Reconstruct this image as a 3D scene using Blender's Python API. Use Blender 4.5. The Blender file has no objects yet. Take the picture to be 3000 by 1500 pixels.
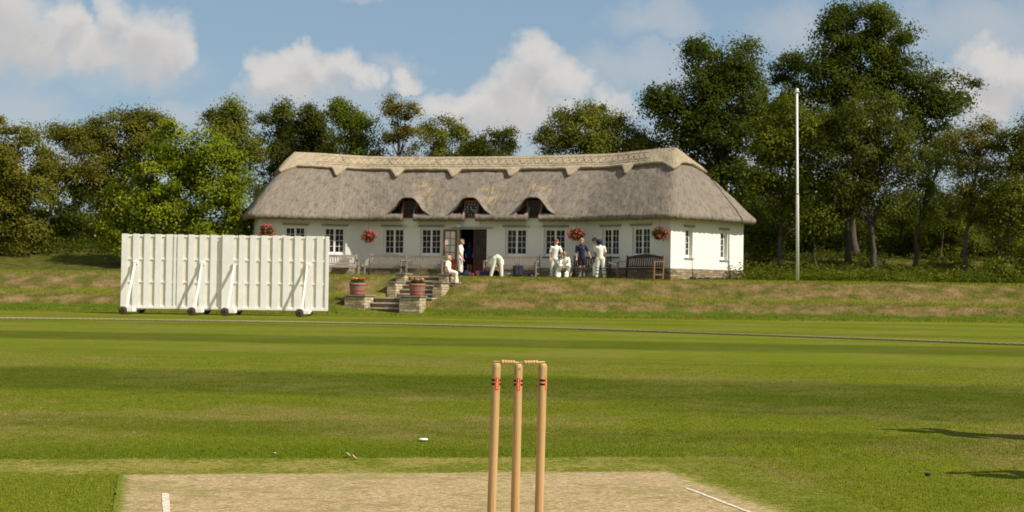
import bpy, bmesh, math, random
import numpy as np
from mathutils import Vector, Matrix
R = math.radians
sc = bpy.context.scene
C = sc.collection

# ---------------------------------------------------------------- camera, sky, sun, exposure
F = 4167.0; CZ = 1.02; PITCH = R(1.306); ROLL = R(0.8)      # focal length in pixels of a 3000 px wide picture
cd = bpy.data.cameras.new('camera'); cam = bpy.data.objects.new('camera', cd); C.objects.link(cam)
cd.lens = 50.0; cd.sensor_width = 36.0; cd.clip_start = 0.05; cd.clip_end = 3000
cam.matrix_world = Matrix.Translation((0, 0, CZ)) @ Matrix.Rotation(math.pi/2 + PITCH, 4, 'X') @ Matrix.Rotation(ROLL, 4, 'Z')
cd.dof.use_dof = True; cd.dof.focus_distance = 5.95; cd.dof.aperture_fstop = 9.5
sc.camera = cam
SUN_EL = R(44); SUN_H = Vector((.888, -.460)).normalized()
sl = bpy.data.lights.new('sun', 'SUN'); sl.energy = 4.3; sl.angle = R(0.5); sl.color = (1.0, .93, .82)
sun = bpy.data.objects.new('sun', sl); C.objects.link(sun)
sdir = Vector((SUN_H.x*math.cos(SUN_EL), SUN_H.y*math.cos(SUN_EL), math.sin(SUN_EL)))
sun.rotation_euler = sdir.to_track_quat('Z', 'Y').to_euler(); sun.location = (20, -10, 30)
sc.view_settings.view_transform = 'Standard'; sc.view_settings.look = 'None'
sc.view_settings.exposure = 0.35; sc.view_settings.gamma = 1.0

def ray(px, py):
    x = (px-1500)/F; y = -(py-750)/F
    x2 = x*math.cos(ROLL)-y*math.sin(ROLL); y2 = x*math.sin(ROLL)+y*math.cos(ROLL)
    a = math.pi/2+PITCH
    return (x2, y2*math.cos(a)+math.sin(a), y2*math.sin(a)-math.cos(a))
def at_z(px, py, z=0.0):
    d = ray(px, py); t = (z-CZ)/d[2]; return Vector((d[0]*t, d[1]*t, z))
def at_y(px, py, Y):
    d = ray(px, py); t = Y/d[1]; return Vector((d[0]*t, Y, CZ+d[2]*t))

# ---------------------------------------------------------------- node helper
class NT:
    def __init__(s, tree): s.t = tree; s.n = tree.nodes; s.l = tree.links
    def node(s, ty, **kw):
        n = s.n.new(ty)
        for k, v in kw.items(): setattr(n, k, v)
        return n
    def put(s, sock, v):
        if isinstance(v, bpy.types.NodeSocket): s.l.new(v, sock)
        elif v is not None:
            if isinstance(v, (tuple, list)) and len(v) == 3 and sock.type == 'RGBA': v = (*v, 1)
            sock.default_value = v
    def math(s, op, a, b=None, c=None, clamp=False):
        n = s.node('ShaderNodeMath', operation=op); n.use_clamp = clamp
        s.put(n.inputs[0], a)
        if b is not None: s.put(n.inputs[1], b)
        if c is not None: s.put(n.inputs[2], c)
        return n.outputs[0]
    def pos(s): return s.node('ShaderNodeNewGeometry').outputs['Position']
    def obj(s): return s.node('ShaderNodeTexCoord').outputs['Object']
    def uv(s): return s.node('ShaderNodeTexCoord').outputs['UV']
    def attr(s, name, out='Fac'):
        n = s.node('ShaderNodeAttribute'); n.attribute_name = name; return n.outputs[out]
    def sep(s, v):
        n = s.node('ShaderNodeSeparateXYZ'); s.put(n.inputs[0], v); return n.outputs
    def comb(s, x, y, z):
        n = s.node('ShaderNodeCombineXYZ')
        for i, v in enumerate((x, y, z)): s.put(n.inputs[i], v)
        return n.outputs[0]
    def scale(s, v, sc3, loc=(0, 0, 0), rot=(0, 0, 0)):
        n = s.node('ShaderNodeMapping'); s.put(n.inputs[0], v)
        n.inputs['Scale'].default_value = sc3; n.inputs['Location'].default_value = loc; n.inputs['Rotation'].default_value = rot
        return n.outputs[0]
    def noise(s, v, scale=5, detail=3, rough=.55, dist=0.0):
        n = s.node('ShaderNodeTexNoise'); s.put(n.inputs['Vector'], v)
        n.inputs['Scale'].default_value = scale; n.inputs['Detail'].default_value = detail
        n.inputs['Roughness'].default_value = rough; n.inputs['Distortion'].default_value = dist
        return n.outputs['Fac']
    def vor(s, v, scale=5, feature='F1', out='Distance'):
        n = s.node('ShaderNodeTexVoronoi', feature=feature); s.put(n.inputs['Vector'], v); n.inputs['Scale'].default_value = scale
        return n.outputs[out]
    def ramp(s, fac, stops, interp='LINEAR'):
        n = s.node('ShaderNodeValToRGB'); cr = n.color_ramp; cr.interpolation = interp
        while len(cr.elements) < len(stops): cr.elements.new(.5)
        for e, (p, c) in zip(cr.elements, stops):
            e.position = p; e.color = (*c, 1) if isinstance(c, (tuple, list)) else (c, c, c, 1)
        s.put(n.inputs[0], fac); return n.outputs[0]
    def mix(s, f, a, b, mode='MIX'):
        n = s.node('ShaderNodeMix', data_type='RGBA', blend_type=mode)
        s.put(n.inputs[0], f); s.put(n.inputs[6], a); s.put(n.inputs[7], b); return n.outputs[2]
    def step(s, v, a, b):      # smooth 0..1 between a and b
        n = s.node('ShaderNodeMapRange', interpolation_type='SMOOTHSTEP'); s.put(n.inputs[0], v)
        n.inputs[1].default_value = a; n.inputs[2].default_value = b; return n.outputs[0]
    def bump(s, h, strength=.3, dist=.02):
        n = s.node('ShaderNodeBump'); n.inputs['Strength'].default_value = strength; n.inputs['Distance'].default_value = dist
        s.put(n.inputs['Height'], h); return n.outputs[0]

def new_mat(name):
    m = bpy.data.materials.new(name); m.use_nodes = True
    t = NT(m.node_tree); b = m.node_tree.nodes['Principled BSDF']
    return m, t, b
def simple(name, col, rough=.7, var=.12, nscale=8.0, metal=0.0, bump=0.0, spec=.3, stretch=(1, 1, 1)):
    m, t, b = new_mat(name)
    n = t.noise(t.scale(t.obj(), stretch), nscale, 4)
    lo = tuple(c*(1-var) for c in col); hi = tuple(min(1, c*(1+var)) for c in col)
    t.put(b.inputs['Base Color'], t.ramp(n, [(.3, lo), (.7, hi)]))
    b.inputs['Roughness'].default_value = rough; b.inputs['Metallic'].default_value = metal
    b.inputs['Specular IOR Level'].default_value = spec
    if bump: t.put(b.inputs['Normal'], t.bump(n, bump, .01))
    return m

# world: physical sky with cumulus clouds placed by direction
w = bpy.data.worlds.new('World'); sc.world = w; w.use_nodes = True
t = NT(w.node_tree); bg = w.node_tree.nodes['Background']
sky = t.node('ShaderNodeTexSky', sky_type='NISHITA'); sky.sun_disc = False
sky.sun_elevation = SUN_EL; sky.sun_rotation = math.atan2(SUN_H.x, SUN_H.y)
sky.air_density = 1.0; sky.dust_density = 1.5; sky.ozone_density = 1.0
gen = t.node('ShaderNodeTexCoord').outputs['Generated']
X, Y, Z = t.sep(gen)
ay = t.math('MAXIMUM', t.math('ABSOLUTE', Y), .05)
u = t.math('DIVIDE', X, ay); v = t.math('DIVIDE', Z, ay)
uvn = t.comb(u, v, 0.0)
n1 = t.noise(uvn, 14, 5, .6); n2 = t.noise(t.comb(t.math('ADD', u, 7.3), v, 2.0), 48, 6, .62)
pert = t.math('ADD', t.math('MULTIPLY', t.math('SUBTRACT', n1, .5), 1.5), t.math('MULTIPLY', t.math('SUBTRACT', n2, .5), .7))
def warp(base, off, a1, a2, a3):
    m_ = t.comb(t.math('ADD', u, off), t.math('ADD', v, off*1.7), 0.0); r_ = base
    for sc_n, am in ((13, a1), (34, a2), (90, a3)): r_ = t.math('ADD', r_, t.math('MULTIPLY', t.math('SUBTRACT', t.noise(m_, sc_n, 4, .6), .5), am))
    return r_
uW = warp(u, 3.1, .075, .030, .008); vW = warp(v, 9.7, .050, .026, .008)
def cloud_layer(blobs, lo, hi, amp=1.0, du=0.0, dv=0.0):
    best = None
    uu = t.math('ADD', uW, du) if du else uW; vv = t.math('ADD', vW, dv) if dv else vW
    for (cx, cy, rx, ry) in blobs:
        d = ray(cx*1.1646, cy*1.1646); u0 = d[0]/d[1]; v0 = d[2]/d[1]; ru = rx*1.1646/F; rv = ry*1.1646/F
        a = t.math('POWER', t.math('DIVIDE', t.math('SUBTRACT', uu, u0), ru), 2.0)
        bb = t.math('POWER', t.math('DIVIDE', t.math('SUBTRACT', vv, v0), rv), 2.0)
        q = t.math('SUBTRACT', 1.0, t.math('ADD', a, bb))
        best = q if best is None else t.math('MAXIMUM', best, q)
    best = t.math('MAXIMUM', best, -2.0)
    return t.step(t.math('ADD', best, t.math('MULTIPLY', pert, amp)), lo, hi)
CUM = [(30, 100, 190, 105), (-40, 30, 200, 120), (150, 60, 60, 60), (370, 120, 110, 100), (290, 50, 70, 75), (430, 130, 60, 70), (215, 120, 130, 60),
    (770, 200, 135, 52), (690, 170, 60, 50), (760, 160, 60, 40), (860, 180, 70, 45), (910, 200, 40, 40),
    (1330, 150, 80, 65), (1280, 200, 70, 60), (1400, 190, 70, 75), (1290, 260, 190, 75), (1150, 265, 130, 45), (1460, 280, 120, 60), (1010, 205, 50, 28),
    (2490, 165, 80, 50), (2560, 190, 90, 60), (2440, 240, 120, 70)]
thick = cloud_layer(CUM, -.60, .95, .75)
above = cloud_layer(CUM, -.3, 1.5, 1.1, .004, .016)        # cloud lying over this direction: its shaded underside
thin = cloud_layer([(40, 290, 160, 70), (470, 290, 120, 40), (350, 190, 170, 60), (800, 280, 260, 60), (1250, 310, 420, 60), (1650, 50, 130, 50), (1600, 170, 260, 60), (1000, 170, 60, 40),
    (2450, 80, 260, 90), (2010, 80, 140, 60), (2300, 320, 420, 110), (900, 0, 70, 20), (1600, 420, 900, 110), (100, 430, 500, 90)], -.9, 1.6)
low = t.step(v, .36, .0)       # everything below the cloud deck gets paler towards the horizon
warm = t.mix(above, (6.2, 5.95, 5.65), t.mix(t.step(n1, .35, .65), (4.1, 4.05, 4.1), (5.3, 5.1, 4.95)))
skc = t.mix(.5, sky.outputs[0], (2.45, 3.7, 4.85))
s1 = t.mix(t.math('MULTIPLY', thin, .62), skc, (4.9, 5.0, 5.15))
s2 = t.mix(t.math('MULTIPLY', thick, .93), s1, warm)
s3 = t.mix(t.math('MULTIPLY', t.step(Y, .15, -.35), .62), s2, (5.2, 4.85, 4.4))     # unseen warm cloud added opposite the pavilion to warm the ambient light
t.l.new(s3, bg.inputs[0]); bg.inputs[1].default_value = .088

# ---------------------------------------------------------------- object helpers
def tag(o, label=None, cat=None, group=None, kind=None):
    if label: o['label'] = label
    if cat: o['category'] = cat
    if group: o['group'] = group
    if kind: o['kind'] = kind
    return o
def empty(name, loc=(0, 0, 0), rz=0.0, label=None, cat=None, group=None):
    o = bpy.data.objects.new(name, None); C.objects.link(o); o.location = loc; o.rotation_euler = (0, 0, rz)
    o.empty_display_size = .2
    return tag(o, label, cat, group)
def link(name, me, mats=None, parent=None):
    o = bpy.data.objects.new(name, me); C.objects.link(o)
    if mats is not None:
        for m in (mats if isinstance(mats, (list, tuple)) else [mats]): me.materials.append(m)
    if parent is not None: o.parent = parent
    return o
def copy_tree(o, parent=None):
    c = o.copy(); C.objects.link(c); c.parent = parent
    for ch in list(o.children): copy_tree(ch, c)
    return c
class MB:
    def __init__(s): s.bm = bmesh.new(); s.mi = 0
    def face(s, vs):
        try: f = s.bm.faces.new(vs); f.material_index = s.mi; return f
        except ValueError: return None
    def box(s, x0, x1, y0, y1, z0, z1, M=None):
        P = [(x0, y0, z0), (x1, y0, z0), (x1, y1, z0), (x0, y1, z0), (x0, y0, z1), (x1, y0, z1), (x1, y1, z1), (x0, y1, z1)]
        v = [s.bm.verts.new((M @ Vector(p)) if M else p) for p in P]
        for f in ((0, 3, 2, 1), (4, 5, 6, 7), (0, 1, 5, 4), (1, 2, 6, 5), (2, 3, 7, 6), (3, 0, 4, 7)): s.face([v[i] for i in f])
        return s
    def beam(s, a, b, w, h, up=(0, 0, 1)):      # box between two points
        a = Vector(a); b = Vector(b); d = (b-a); L = d.length; d.normalize()
        sx = d.cross(Vector(up))
        if sx.length < 1e-4: sx = d.cross(Vector((0, 1, 0)))
        sx.normalize(); sz = sx.cross(d)
        M = Matrix((( sx.x, d.x, sz.x, a.x), (sx.y, d.y, sz.y, a.y), (sx.z, d.z, sz.z, a.z), (0, 0, 0, 1)))
        return s.box(-w/2, w/2, 0, L, -h/2, h/2, M)
    def tube(s, pts, rs, n=8, cap=True):
        pts = [Vector(p) for p in pts]; rings = []
        if not isinstance(rs, (list, tuple)): rs = [rs]*len(pts)
        ref = None
        for i, p in enumerate(pts):
            d = (pts[min(i+1, len(pts)-1)]-pts[max(i-1, 0)])
            if d.length < 1e-9: d = Vector((0, 0, 1))
            d.normalize()
            if ref is None: ref = d.orthogonal().normalized()
            ref = (ref - d*ref.dot(d))
            if ref.length < 1e-5: ref = d.orthogonal()
            ref.normalize(); q = d.cross(ref)
            rings.append([s.bm.verts.new(p+(ref*math.cos(2*math.pi*k/n)+q*math.sin(2*math.pi*k/n))*rs[i]) for k in range(n)])
        for a, b in zip(rings, rings[1:]):
            for k in range(n): s.face([a[k], a[(k+1) % n], b[(k+1) % n], b[k]])
        if cap: s.face(rings[0][::-1]); s.face(rings[-1])
        return s
    def lathe(s, prof, n=24, M=None, cap=True):     # prof: (r, z)
        rings = []
        for r, z in prof:
            rings.append([s.bm.verts.new((M or Matrix()) @ Vector((r*math.cos(2*math.pi*k/n), r*math.sin(2*math.pi*k/n), z))) for k in range(n)])
        for a, b in zip(rings, rings[1:]):
            for k in range(n): s.face([a[k], a[(k+1) % n], b[(k+1) % n], b[k]])
        if cap: s.face(rings[0][::-1]); s.face(rings[-1])
        return s
    def ico(s, c, r, sub=2, sq=(1, 1, 1)):
        r_ = bmesh.ops.create_icosphere(s.bm, subdivisions=sub, radius=1.0)
        for v in r_['verts']: v.co = Vector(c)+Vector((v.co.x*r*sq[0], v.co.y*r*sq[1], v.co.z*r*sq[2]))
        for v in r_['verts']:
            for f in v.link_faces: f.material_index = s.mi
        return s
    def build(s, name, mats, parent=None, smooth=False, bevel=0.0):
        if bevel: bmesh.ops.bevel(s.bm, geom=[e for e in s.bm.edges if e.is_manifold and e.calc_face_angle(0) > .6], offset=bevel, segments=1, affect='EDGES', clamp_overlap=True)
        bmesh.ops.recalc_face_normals(s.bm, faces=s.bm.faces)
        me = bpy.data.meshes.new(name); s.bm.to_mesh(me); s.bm.free()
        if smooth: me.polygons.foreach_set('use_smooth', [True]*len(me.polygons))
        return link(name, me, mats, parent)

def grid_mesh(name, P, uvs=None, keep=None, smooth=True, closed_u=False):
    """P: (nu, nv, 3) numpy grid"""
    nu, nv = P.shape[:2]
    ii = np.arange(nu*nv).reshape(nu, nv)
    if closed_u: A = ii; B = np.roll(ii, -1, 0)
    else: A = ii[:-1]; B = ii[1:]
    q = np.stack([A[:, :-1], B[:, :-1], B[:, 1:], A[:, 1:]], -1)
    if keep is not None: q = q[keep]
    q = q.reshape(-1, 4)
    me = np_mesh(name, P.reshape(-1, 3), q, smooth)
    if uvs is not None:
        uvl = me.uv_layers.new(name='UVMap'); uvl.data.foreach_set('uv', uvs.reshape(-1, 2)[q.reshape(-1)].astype('f').ravel())
    return me
def np_mesh(name, V, Q, smooth=False):
    me = bpy.data.meshes.new(name); k = Q.shape[1]
    me.vertices.add(len(V)); me.vertices.foreach_set('co', np.asarray(V, 'f').ravel())
    me.loops.add(Q.size); me.loops.foreach_set('vertex_index', Q.astype('i').ravel())
    me.polygons.add(len(Q)); me.polygons.foreach_set('loop_start', (np.arange(len(Q))*k).astype('i'))
    me.polygons.foreach_set('loop_total', np.full(len(Q), k, 'i'))
    if smooth: me.polygons.foreach_set('use_smooth', np.ones(len(Q), bool))
    me.update(calc_edges=True); me.validate()
    return me
def face_attr(me, name, arr):
    a = me.attributes.new(name, 'FLOAT', 'FACE'); a.data.foreach_set('value', np.asarray(arr, 'f'))

rng = np.random.default_rng(7)
def leaf_quads(cent, size, upbias=.5, seed=None, aspect=.6, rnd=None, name='leaves', g=None, out=None):
    g = g or rng; n = len(cent)
    nor = g.normal(size=(n, 3)); nor[:, 2] = np.abs(nor[:, 2])+upbias
    if out is not None: nor = g.normal(size=(n, 3))*.62+out*1.25; nor[:, 2] += upbias
    nor = nor+1e-6; nor /= np.linalg.norm(nor, axis=1)[:, None]
    tt = g.normal(size=(n, 3)); tt -= nor*(tt*nor).sum(1)[:, None]; tt /= np.linalg.norm(tt, axis=1)[:, None]
    bb = np.cross(nor, tt); s = (size*(.6+.8*g.random(n)))[:, None] if np.isscalar(size) else size[:, None]
    V = np.stack([cent-tt*s*.5, cent+bb*s*aspect*.5+nor*s*.12, cent+tt*s*.5, cent-bb*s*aspect*.5+nor*s*.12], 1).reshape(-1, 3)
    me = np_mesh(name, V, np.arange(4*n).reshape(n, 4))
    face_attr(me, 'rnd', g.random(n) if rnd is None else rnd)
    return me

# ---------------------------------------------------------------- materials
def leaf_mat(name, dark, light, extra=None, transl=.35):
    m, t, b = new_mat(name)
    col = t.ramp(t.attr('rnd'), [(0.0, dark), (.75, light), (1.0, extra or light)])
    col = t.mix(t.step(t.noise(t.pos(), .9, 2), .35, .65), t.mix(.35, col, dark), col)
    t.put(b.inputs['Base Color'], col); b.inputs['Roughness'].default_value = .75; b.inputs['Specular IOR Level'].default_value = .10
    tr = t.node('ShaderNodeBsdfTranslucent'); t.put(tr.inputs[0], t.mix(.5, col, (.22, .24, .02)))
    ms = t.node('ShaderNodeMixShader'); ms.inputs[0].default_value = transl
    t.l.new(b.outputs[0], ms.inputs[1]); t.l.new(tr.outputs[0], ms.inputs[2])
    t.l.new(ms.outputs[0], m.node_tree.nodes['Material Output'].inputs[0])
    return m
WICKET = Vector((.03, 5.87, 0)); PSI = R(14.2)
NV = (math.cos(PSI), math.sin(PSI)); UV_ = (-math.sin(PSI), math.cos(PSI))
def field_colour(t):
    """colour of turf: mowing bands, dry patches, parched banks, painted tree shade"""
    p = t.pos(); x, y, z = t.sep(p)
    flat = t.comb(x, y, 0.0)
    big = t.noise(flat, .35, 3); mid = t.noise(flat, 2.2, 4, .6); fine = t.noise(flat, 22, 3, .7); vf = t.noise(flat, 90, 3, .8)
    # mowing bands run almost across the view
    yy = t.math('ADD', t.math('ADD', y, t.math('MULTIPLY', x, .10)), t.math('MULTIPLY', t.math('SUBTRACT', t.noise(flat, .8, 3), .5), 1.1))
    def band(c, h, e, a): # 1 inside
        d = t.math('ABSOLUTE', t.math('SUBTRACT', yy, c)); return t.math('MULTIPLY', t.step(d, h+e, h-e), a)
    tot = t.math('MAXIMUM', band(14.8, 1.75, .5, .85), t.math('MULTIPLY', band(14.2, 2.3, .5, .9), t.step(x, 0.0, 2.5)))
    for q in (band(26.6, 2.0, .5, .8), band(35.8, 1.3, .5, .45), band(10.1, .5, .25, .5), band(42.5, 1.6, .5, .35), band(47.6, .9, .3, .5), band(20.6, .8, .5, .25), band(12.2, .5, .4, .15), band(31.0, .5, .3, .2)):
        tot = t.math('MAXIMUM', tot, q)
    bright = t.ramp(mid, [(.3, (.124, .156, .009)), (.7, (.166, .182, .015))])
    dark = t.ramp(mid, [(.3, (.062, .088, .005)), (.7, (.088, .107, .009))])
    col = t.mix(tot, bright, dark)
    # dry, straw coloured patches
    dry = t.math('MULTIPLY', t.step(t.math('ADD', big, t.math('MULTIPLY', t.noise(flat, 3.1, 5, .7), .6)), .72, .96), t.math('ADD', .35, t.math('MULTIPLY', t.step(y, 22, 11), .40)))
    col = t.mix(t.math('MULTIPLY', dry, t.math('SUBTRACT', 1.0, t.math('MULTIPLY', tot, .6))), col, (.235, .185, .060))
    # green lush strip behind the wicket and the shorter mown frame round the pitch
    du = t.math('ADD', t.math('MULTIPLY', t.math('SUBTRACT', x, WICKET.x), UV_[0]), t.math('MULTIPLY', t.math('SUBTRACT', y, WICKET.y), UV_[1]))
    dn = t.math('ADD', t.math('MULTIPLY', t.math('SUBTRACT', x, WICKET.x), NV[0]), t.math('MULTIPLY', t.math('SUBTRACT', y, WICKET.y), NV[1]))
    wob = t.math('MULTIPLY', t.math('SUBTRACT', t.noise(flat, 7, 3), .5), .16)
    edge_u = t.math('ADD', t.math('SUBTRACT', du, t.math('MULTIPLY', t.math('SUBTRACT', 1.5, dn), .10)), wob)   # far edge of the frame
    near = t.math('MULTIPLY', t.step(edge_u, 2.62, 2.52), t.step(t.math('ADD', dn, wob), 1.95, 1.85))
    lush = t.math('MULTIPLY', t.math('MULTIPLY', t.step(edge_u, 2.52, 2.62), t.step(edge_u, 3.9, 2.8)), t.step(dn, 2.6, 1.4))
    col = t.mix(t.math('MULTIPLY', lush, .8), col, (.098, .138, .006))
    frame = t.mix(t.step(t.math('ADD', t.math('MULTIPLY', mid, .6), t.math('MULTIPLY', fine, .4)), .40, .60), (.150, .170, .016), (.290, .250, .065))
    frame = t.mix(t.step(t.math('ADD', dn, wob), -1.50, -1.62), frame, t.mix(t.step(du, 2.3, 2.05), frame, (.150, .175, .014)))
    frame = t.mix(t.math('MULTIPLY', t.step(t.math('ADD', dn, wob), 1.40, 1.50), .55), frame, (.120, .150, .010))
    col = t.mix(near, col, frame)
    # parched bank
    zz = t.math('ADD', z, t.math('MULTIPLY', t.math('SUBTRACT', t.noise(flat, 1.1, 5, .65), .5), .42))
    b1 = t.math('MULTIPLY', t.step(zz, .20, .30), t.step(zz, .68, .58))
    b2 = t.math('MULTIPLY', t.step(zz, .68, .82), t.step(zz, 1.44, 1.32))
    bank = t.math('MULTIPLY', t.math('MAXIMUM', b1, b2), t.step(y, 60, 56))
    bcol = t.ramp(t.noise(p, 1.6, 5, .65), [(.30, (.075, .090, .012)), (.44, (.120, .112, .026)), (.54, (.190, .138, .050)), (.64, (.240, .170, .075)), (.78, (.310, .225, .115))])
    col = t.mix(bank, col, bcol)
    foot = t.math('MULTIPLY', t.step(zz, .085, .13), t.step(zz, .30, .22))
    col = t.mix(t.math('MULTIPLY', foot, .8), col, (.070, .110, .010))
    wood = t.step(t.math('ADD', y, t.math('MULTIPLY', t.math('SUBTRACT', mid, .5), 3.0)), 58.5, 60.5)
    col = t.mix(wood, col, t.ramp(mid, [(.35, (.045, .062, .007)), (.55, (.095, .092, .020)), (.75, (.190, .130, .050))]))  # mottled woodland floor, its colour darkened for the tree shade over it
    f2 = t.ramp(t.math('ADD', t.math('MULTIPLY', fine, .45), t.math('MULTIPLY', vf, .55)), [(.34, .52), (.5, 1.0), (.66, 1.50)])
    return t.mix(1.0, col, f2, 'MULTIPLY'), fine, vf
m_field, t, b = new_mat('turf'); col, fine, vf = field_colour(t)
t.put(b.inputs['Base Color'], col); b.inputs['Roughness'].default_value = 1.0; b.inputs['Specular IOR Level'].default_value = .02
t.put(b.inputs['Normal'], t.bump(t.math('ADD', fine, vf), .55, .03))
m_blade, t, b = new_mat('grass_blades'); col, _, _ = field_colour(t)
col = t.mix(1.0, col, t.ramp(t.attr('rnd'), [(0, (.48, .55, .4)), (.5, (.96, 1.0, .85)), (.86, (1.35, 1.22, 1.3)), (1, (2.5, 1.9, 4.0))]), 'MULTIPLY')
t.put(b.inputs['Base Color'], col); b.inputs['Roughness'].default_value = .9; b.inputs['Specular IOR Level'].default_value = .03
m_pitch, t, b = new_mat('worn_pitch')
p = t.pos(); x, y, z = t.sep(p); turf, _, _ = field_colour(t)
n1 = t.noise(p, 1.6, 4, .65); n2 = t.noise(t.scale(p, (1, 1.6, 1)), 26, 5, .8); n3 = t.noise(p, 75, 4, .8); n4 = t.noise(t.scale(p, (1, 1.5, 1)), 7, 5, .75)
c1 = t.ramp(t.math('ADD', t.math('MULTIPLY', n2, .55), t.math('MULTIPLY', n3, .45)), [(.36, (.11, .062, .025)), (.44, (.31, .21, .095)), (.52, (.47, .345, .18)), (.62, (.66, .51, .30))])
green = t.math('MULTIPLY', t.step(t.math('ADD', t.math('MULTIPLY', n4, .6), t.math('MULTIPLY', n1, .4)), .49, .57), t.step(n3, .44, .52))
c1 = t.mix(t.math('MULTIPLY', green, .75), c1, (.20, .21, .035))
c1 = t.mix(t.math('MULTIPLY', t.step(t.noise(t.scale(p, (1.0, 2.4, 1), (3, 1, 0)), 2.4, 5, .7), .54, .66), .5), c1, (.30, .18, .09))
du = t.math('ADD', t.math('MULTIPLY', t.math('SUBTRACT', x, WICKET.x), UV_[0]), t.math('MULTIPLY', t.math('SUBTRACT', y, WICKET.y), UV_[1]))
dn = t.math('ADD', t.math('MULTIPLY', t.math('SUBTRACT', x, WICKET.x), NV[0]), t.math('MULTIPLY', t.math('SUBTRACT', y, WICKET.y), NV[1]))
e1 = t.math('SUBTRACT', 1.375, dn); e2 = t.math('ADD', dn, 1.60); e3 = t.math('SUBTRACT', t.math('SUBTRACT', 2.02, t.math('MULTIPLY', dn, .095)), du)
ed = t.math('MINIMUM', t.math('MINIMUM', e1, e2), e3)
ed = t.math('ADD', ed, t.math('MULTIPLY', t.math('SUBTRACT', t.math('ADD', t.math('MULTIPLY', n4, .5), t.math('MULTIPLY', n2, .5)), .5), .34))
c1 = t.mix(t.step(ed, .06, .0), c1, turf)
t.put(b.inputs['Base Color'], c1); b.inputs['Roughness'].default_value = .9; b.inputs['Specular IOR Level'].default_value = .1
t.put(b.inputs['Normal'], t.bump(t.math('ADD', n2, n3), .6, .010))
m_straw, t, b = new_mat('straw_blades')
t.put(b.inputs['Base Color'], t.ramp(t.attr('rnd'), [(0, (.07, .04, .015)), (.22, (.20, .13, .055)), (.5, (.52, .40, .21)), (.78, (.74, .61, .38)), (.8, (.16, .19, .03)), (1, (.22, .25, .05))]))
b.inputs['Roughness'].default_value = .7

m_chalk, t, b = new_mat('chalk')
n = t.noise(t.pos(), 60, 4, .8)
t.put(b.inputs['Base Color'], t.ramp(n, [(.40, (.46, .37, .22)), (.56, (.70, .63, .50))])); b.inputs['Roughness'].default_value = .95

def thatch(name, c0, c1, c2, c3=None):
    m, t, b = new_mat(name); uv = t.uv()
    s1 = t.noise(t.scale(uv, (16, 2.2, 1)), 1.0, 5, .7, .4); s2 = t.noise(t.scale(uv, (60, 9, 1)), 1.0, 4, .7); bl = t.noise(t.scale(uv, (1.1, .8, 1)), 1.0, 4, .6)
    st = t.noise(t.scale(uv, (3.5, .35, 1)), 1.0, 4, .6, .3)
    f = t.math('ADD', t.math('MULTIPLY', s1, .45), t.math('ADD', t.math('MULTIPLY', s2, .25), t.math('ADD', t.math('MULTIPLY', bl, .15), t.math('MULTIPLY', st, .15))))
    col = t.ramp(f, [(.34, c0), (.48, c1), (.64, c2)])
    col = t.mix(t.math('MULTIPLY', t.step(bl, .42, .60), .5), col, t.mix(.5, col, (c0[0]*1.1, c0[1]*1.2, c0[2]*1.35)))
    bl2 = t.noise(t.scale(uv, (4.5, 3.0, 1)), 1.0, 4, .6); col = t.mix(t.math('MULTIPLY', t.step(bl2, .50, .66), .55), col, c0)
    if c3:
        gold = t.math('MULTIPLY', t.attr('gold'), t.step(t.math('ADD', t.math('MULTIPLY', s1, .4), t.math('MULTIPLY', t.noise(t.scale(uv, (5, 3.2, 1)), 1.0, 4, .7), .6)), .46, .60))
        col = t.mix(gold, col, c3)
    t.put(b.inputs['Base Color'], col); b.inputs['Roughness'].default_value = .95; b.inputs['Specular IOR Level'].default_value = .08
    t.put(b.inputs['Normal'], t.bump(t.math('ADD', s1, t.math('MULTIPLY', s2, .6)), .8, .045))
    return m
m_thatch = thatch('old_thatch', (.100, .084, .066), (.238, .200, .156), (.385, .325, .255), (.44, .31, .165))
m_ridge = thatch('fresh_ridge_thatch', (.23, .175, .105), (.42, .34, .225), (.56, .465, .33))
m_hazel = simple('hazel_rods', (.17, .12, .07), .8, .3, 6)
m_rodlight = simple('pale_rods', (.62, .55, .42), .7, .1, 6)
m_wall, t, b = new_mat('whitewashed_wall')
p = t.obj(); n = t.noise(p, 1.2, 4, .6); n2 = t.noise(p, 14, 4, .6)
br = t.node('ShaderNodeTexBrick'); t.put(br.inputs['Vector'], t.uv()); br.inputs['Scale'].default_value = 1.0
br.inputs['Brick Width'].default_value = .45; br.inputs['Row Height'].default_value = .16; br.inputs['Mortar Size'].default_value = .012
br.inputs['Color1'].default_value = (1, 1, 1, 1); br.inputs['Color2'].default_value = (.9, .9, .9, 1); br.inputs['Mortar'].default_value = (.5, .5, .5, 1)
t.put(b.inputs['Base Color'], t.mix(t.math('MULTIPLY', t.step(n, .5, .72), .35), t.ramp(n2, [(.3, (.73, .715, .67)), (.7, (.79, .775, .73))]), (.70, .65, .54)))
b.inputs['Roughness'].default_value = .85; b.inputs['Specular IOR Level'].default_value = .15
t.put(b.inputs['Normal'], t.bump(t.math('ADD', t.math('MULTIPLY', br.outputs['Fac'], -.35), n2), .35, .012))
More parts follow.
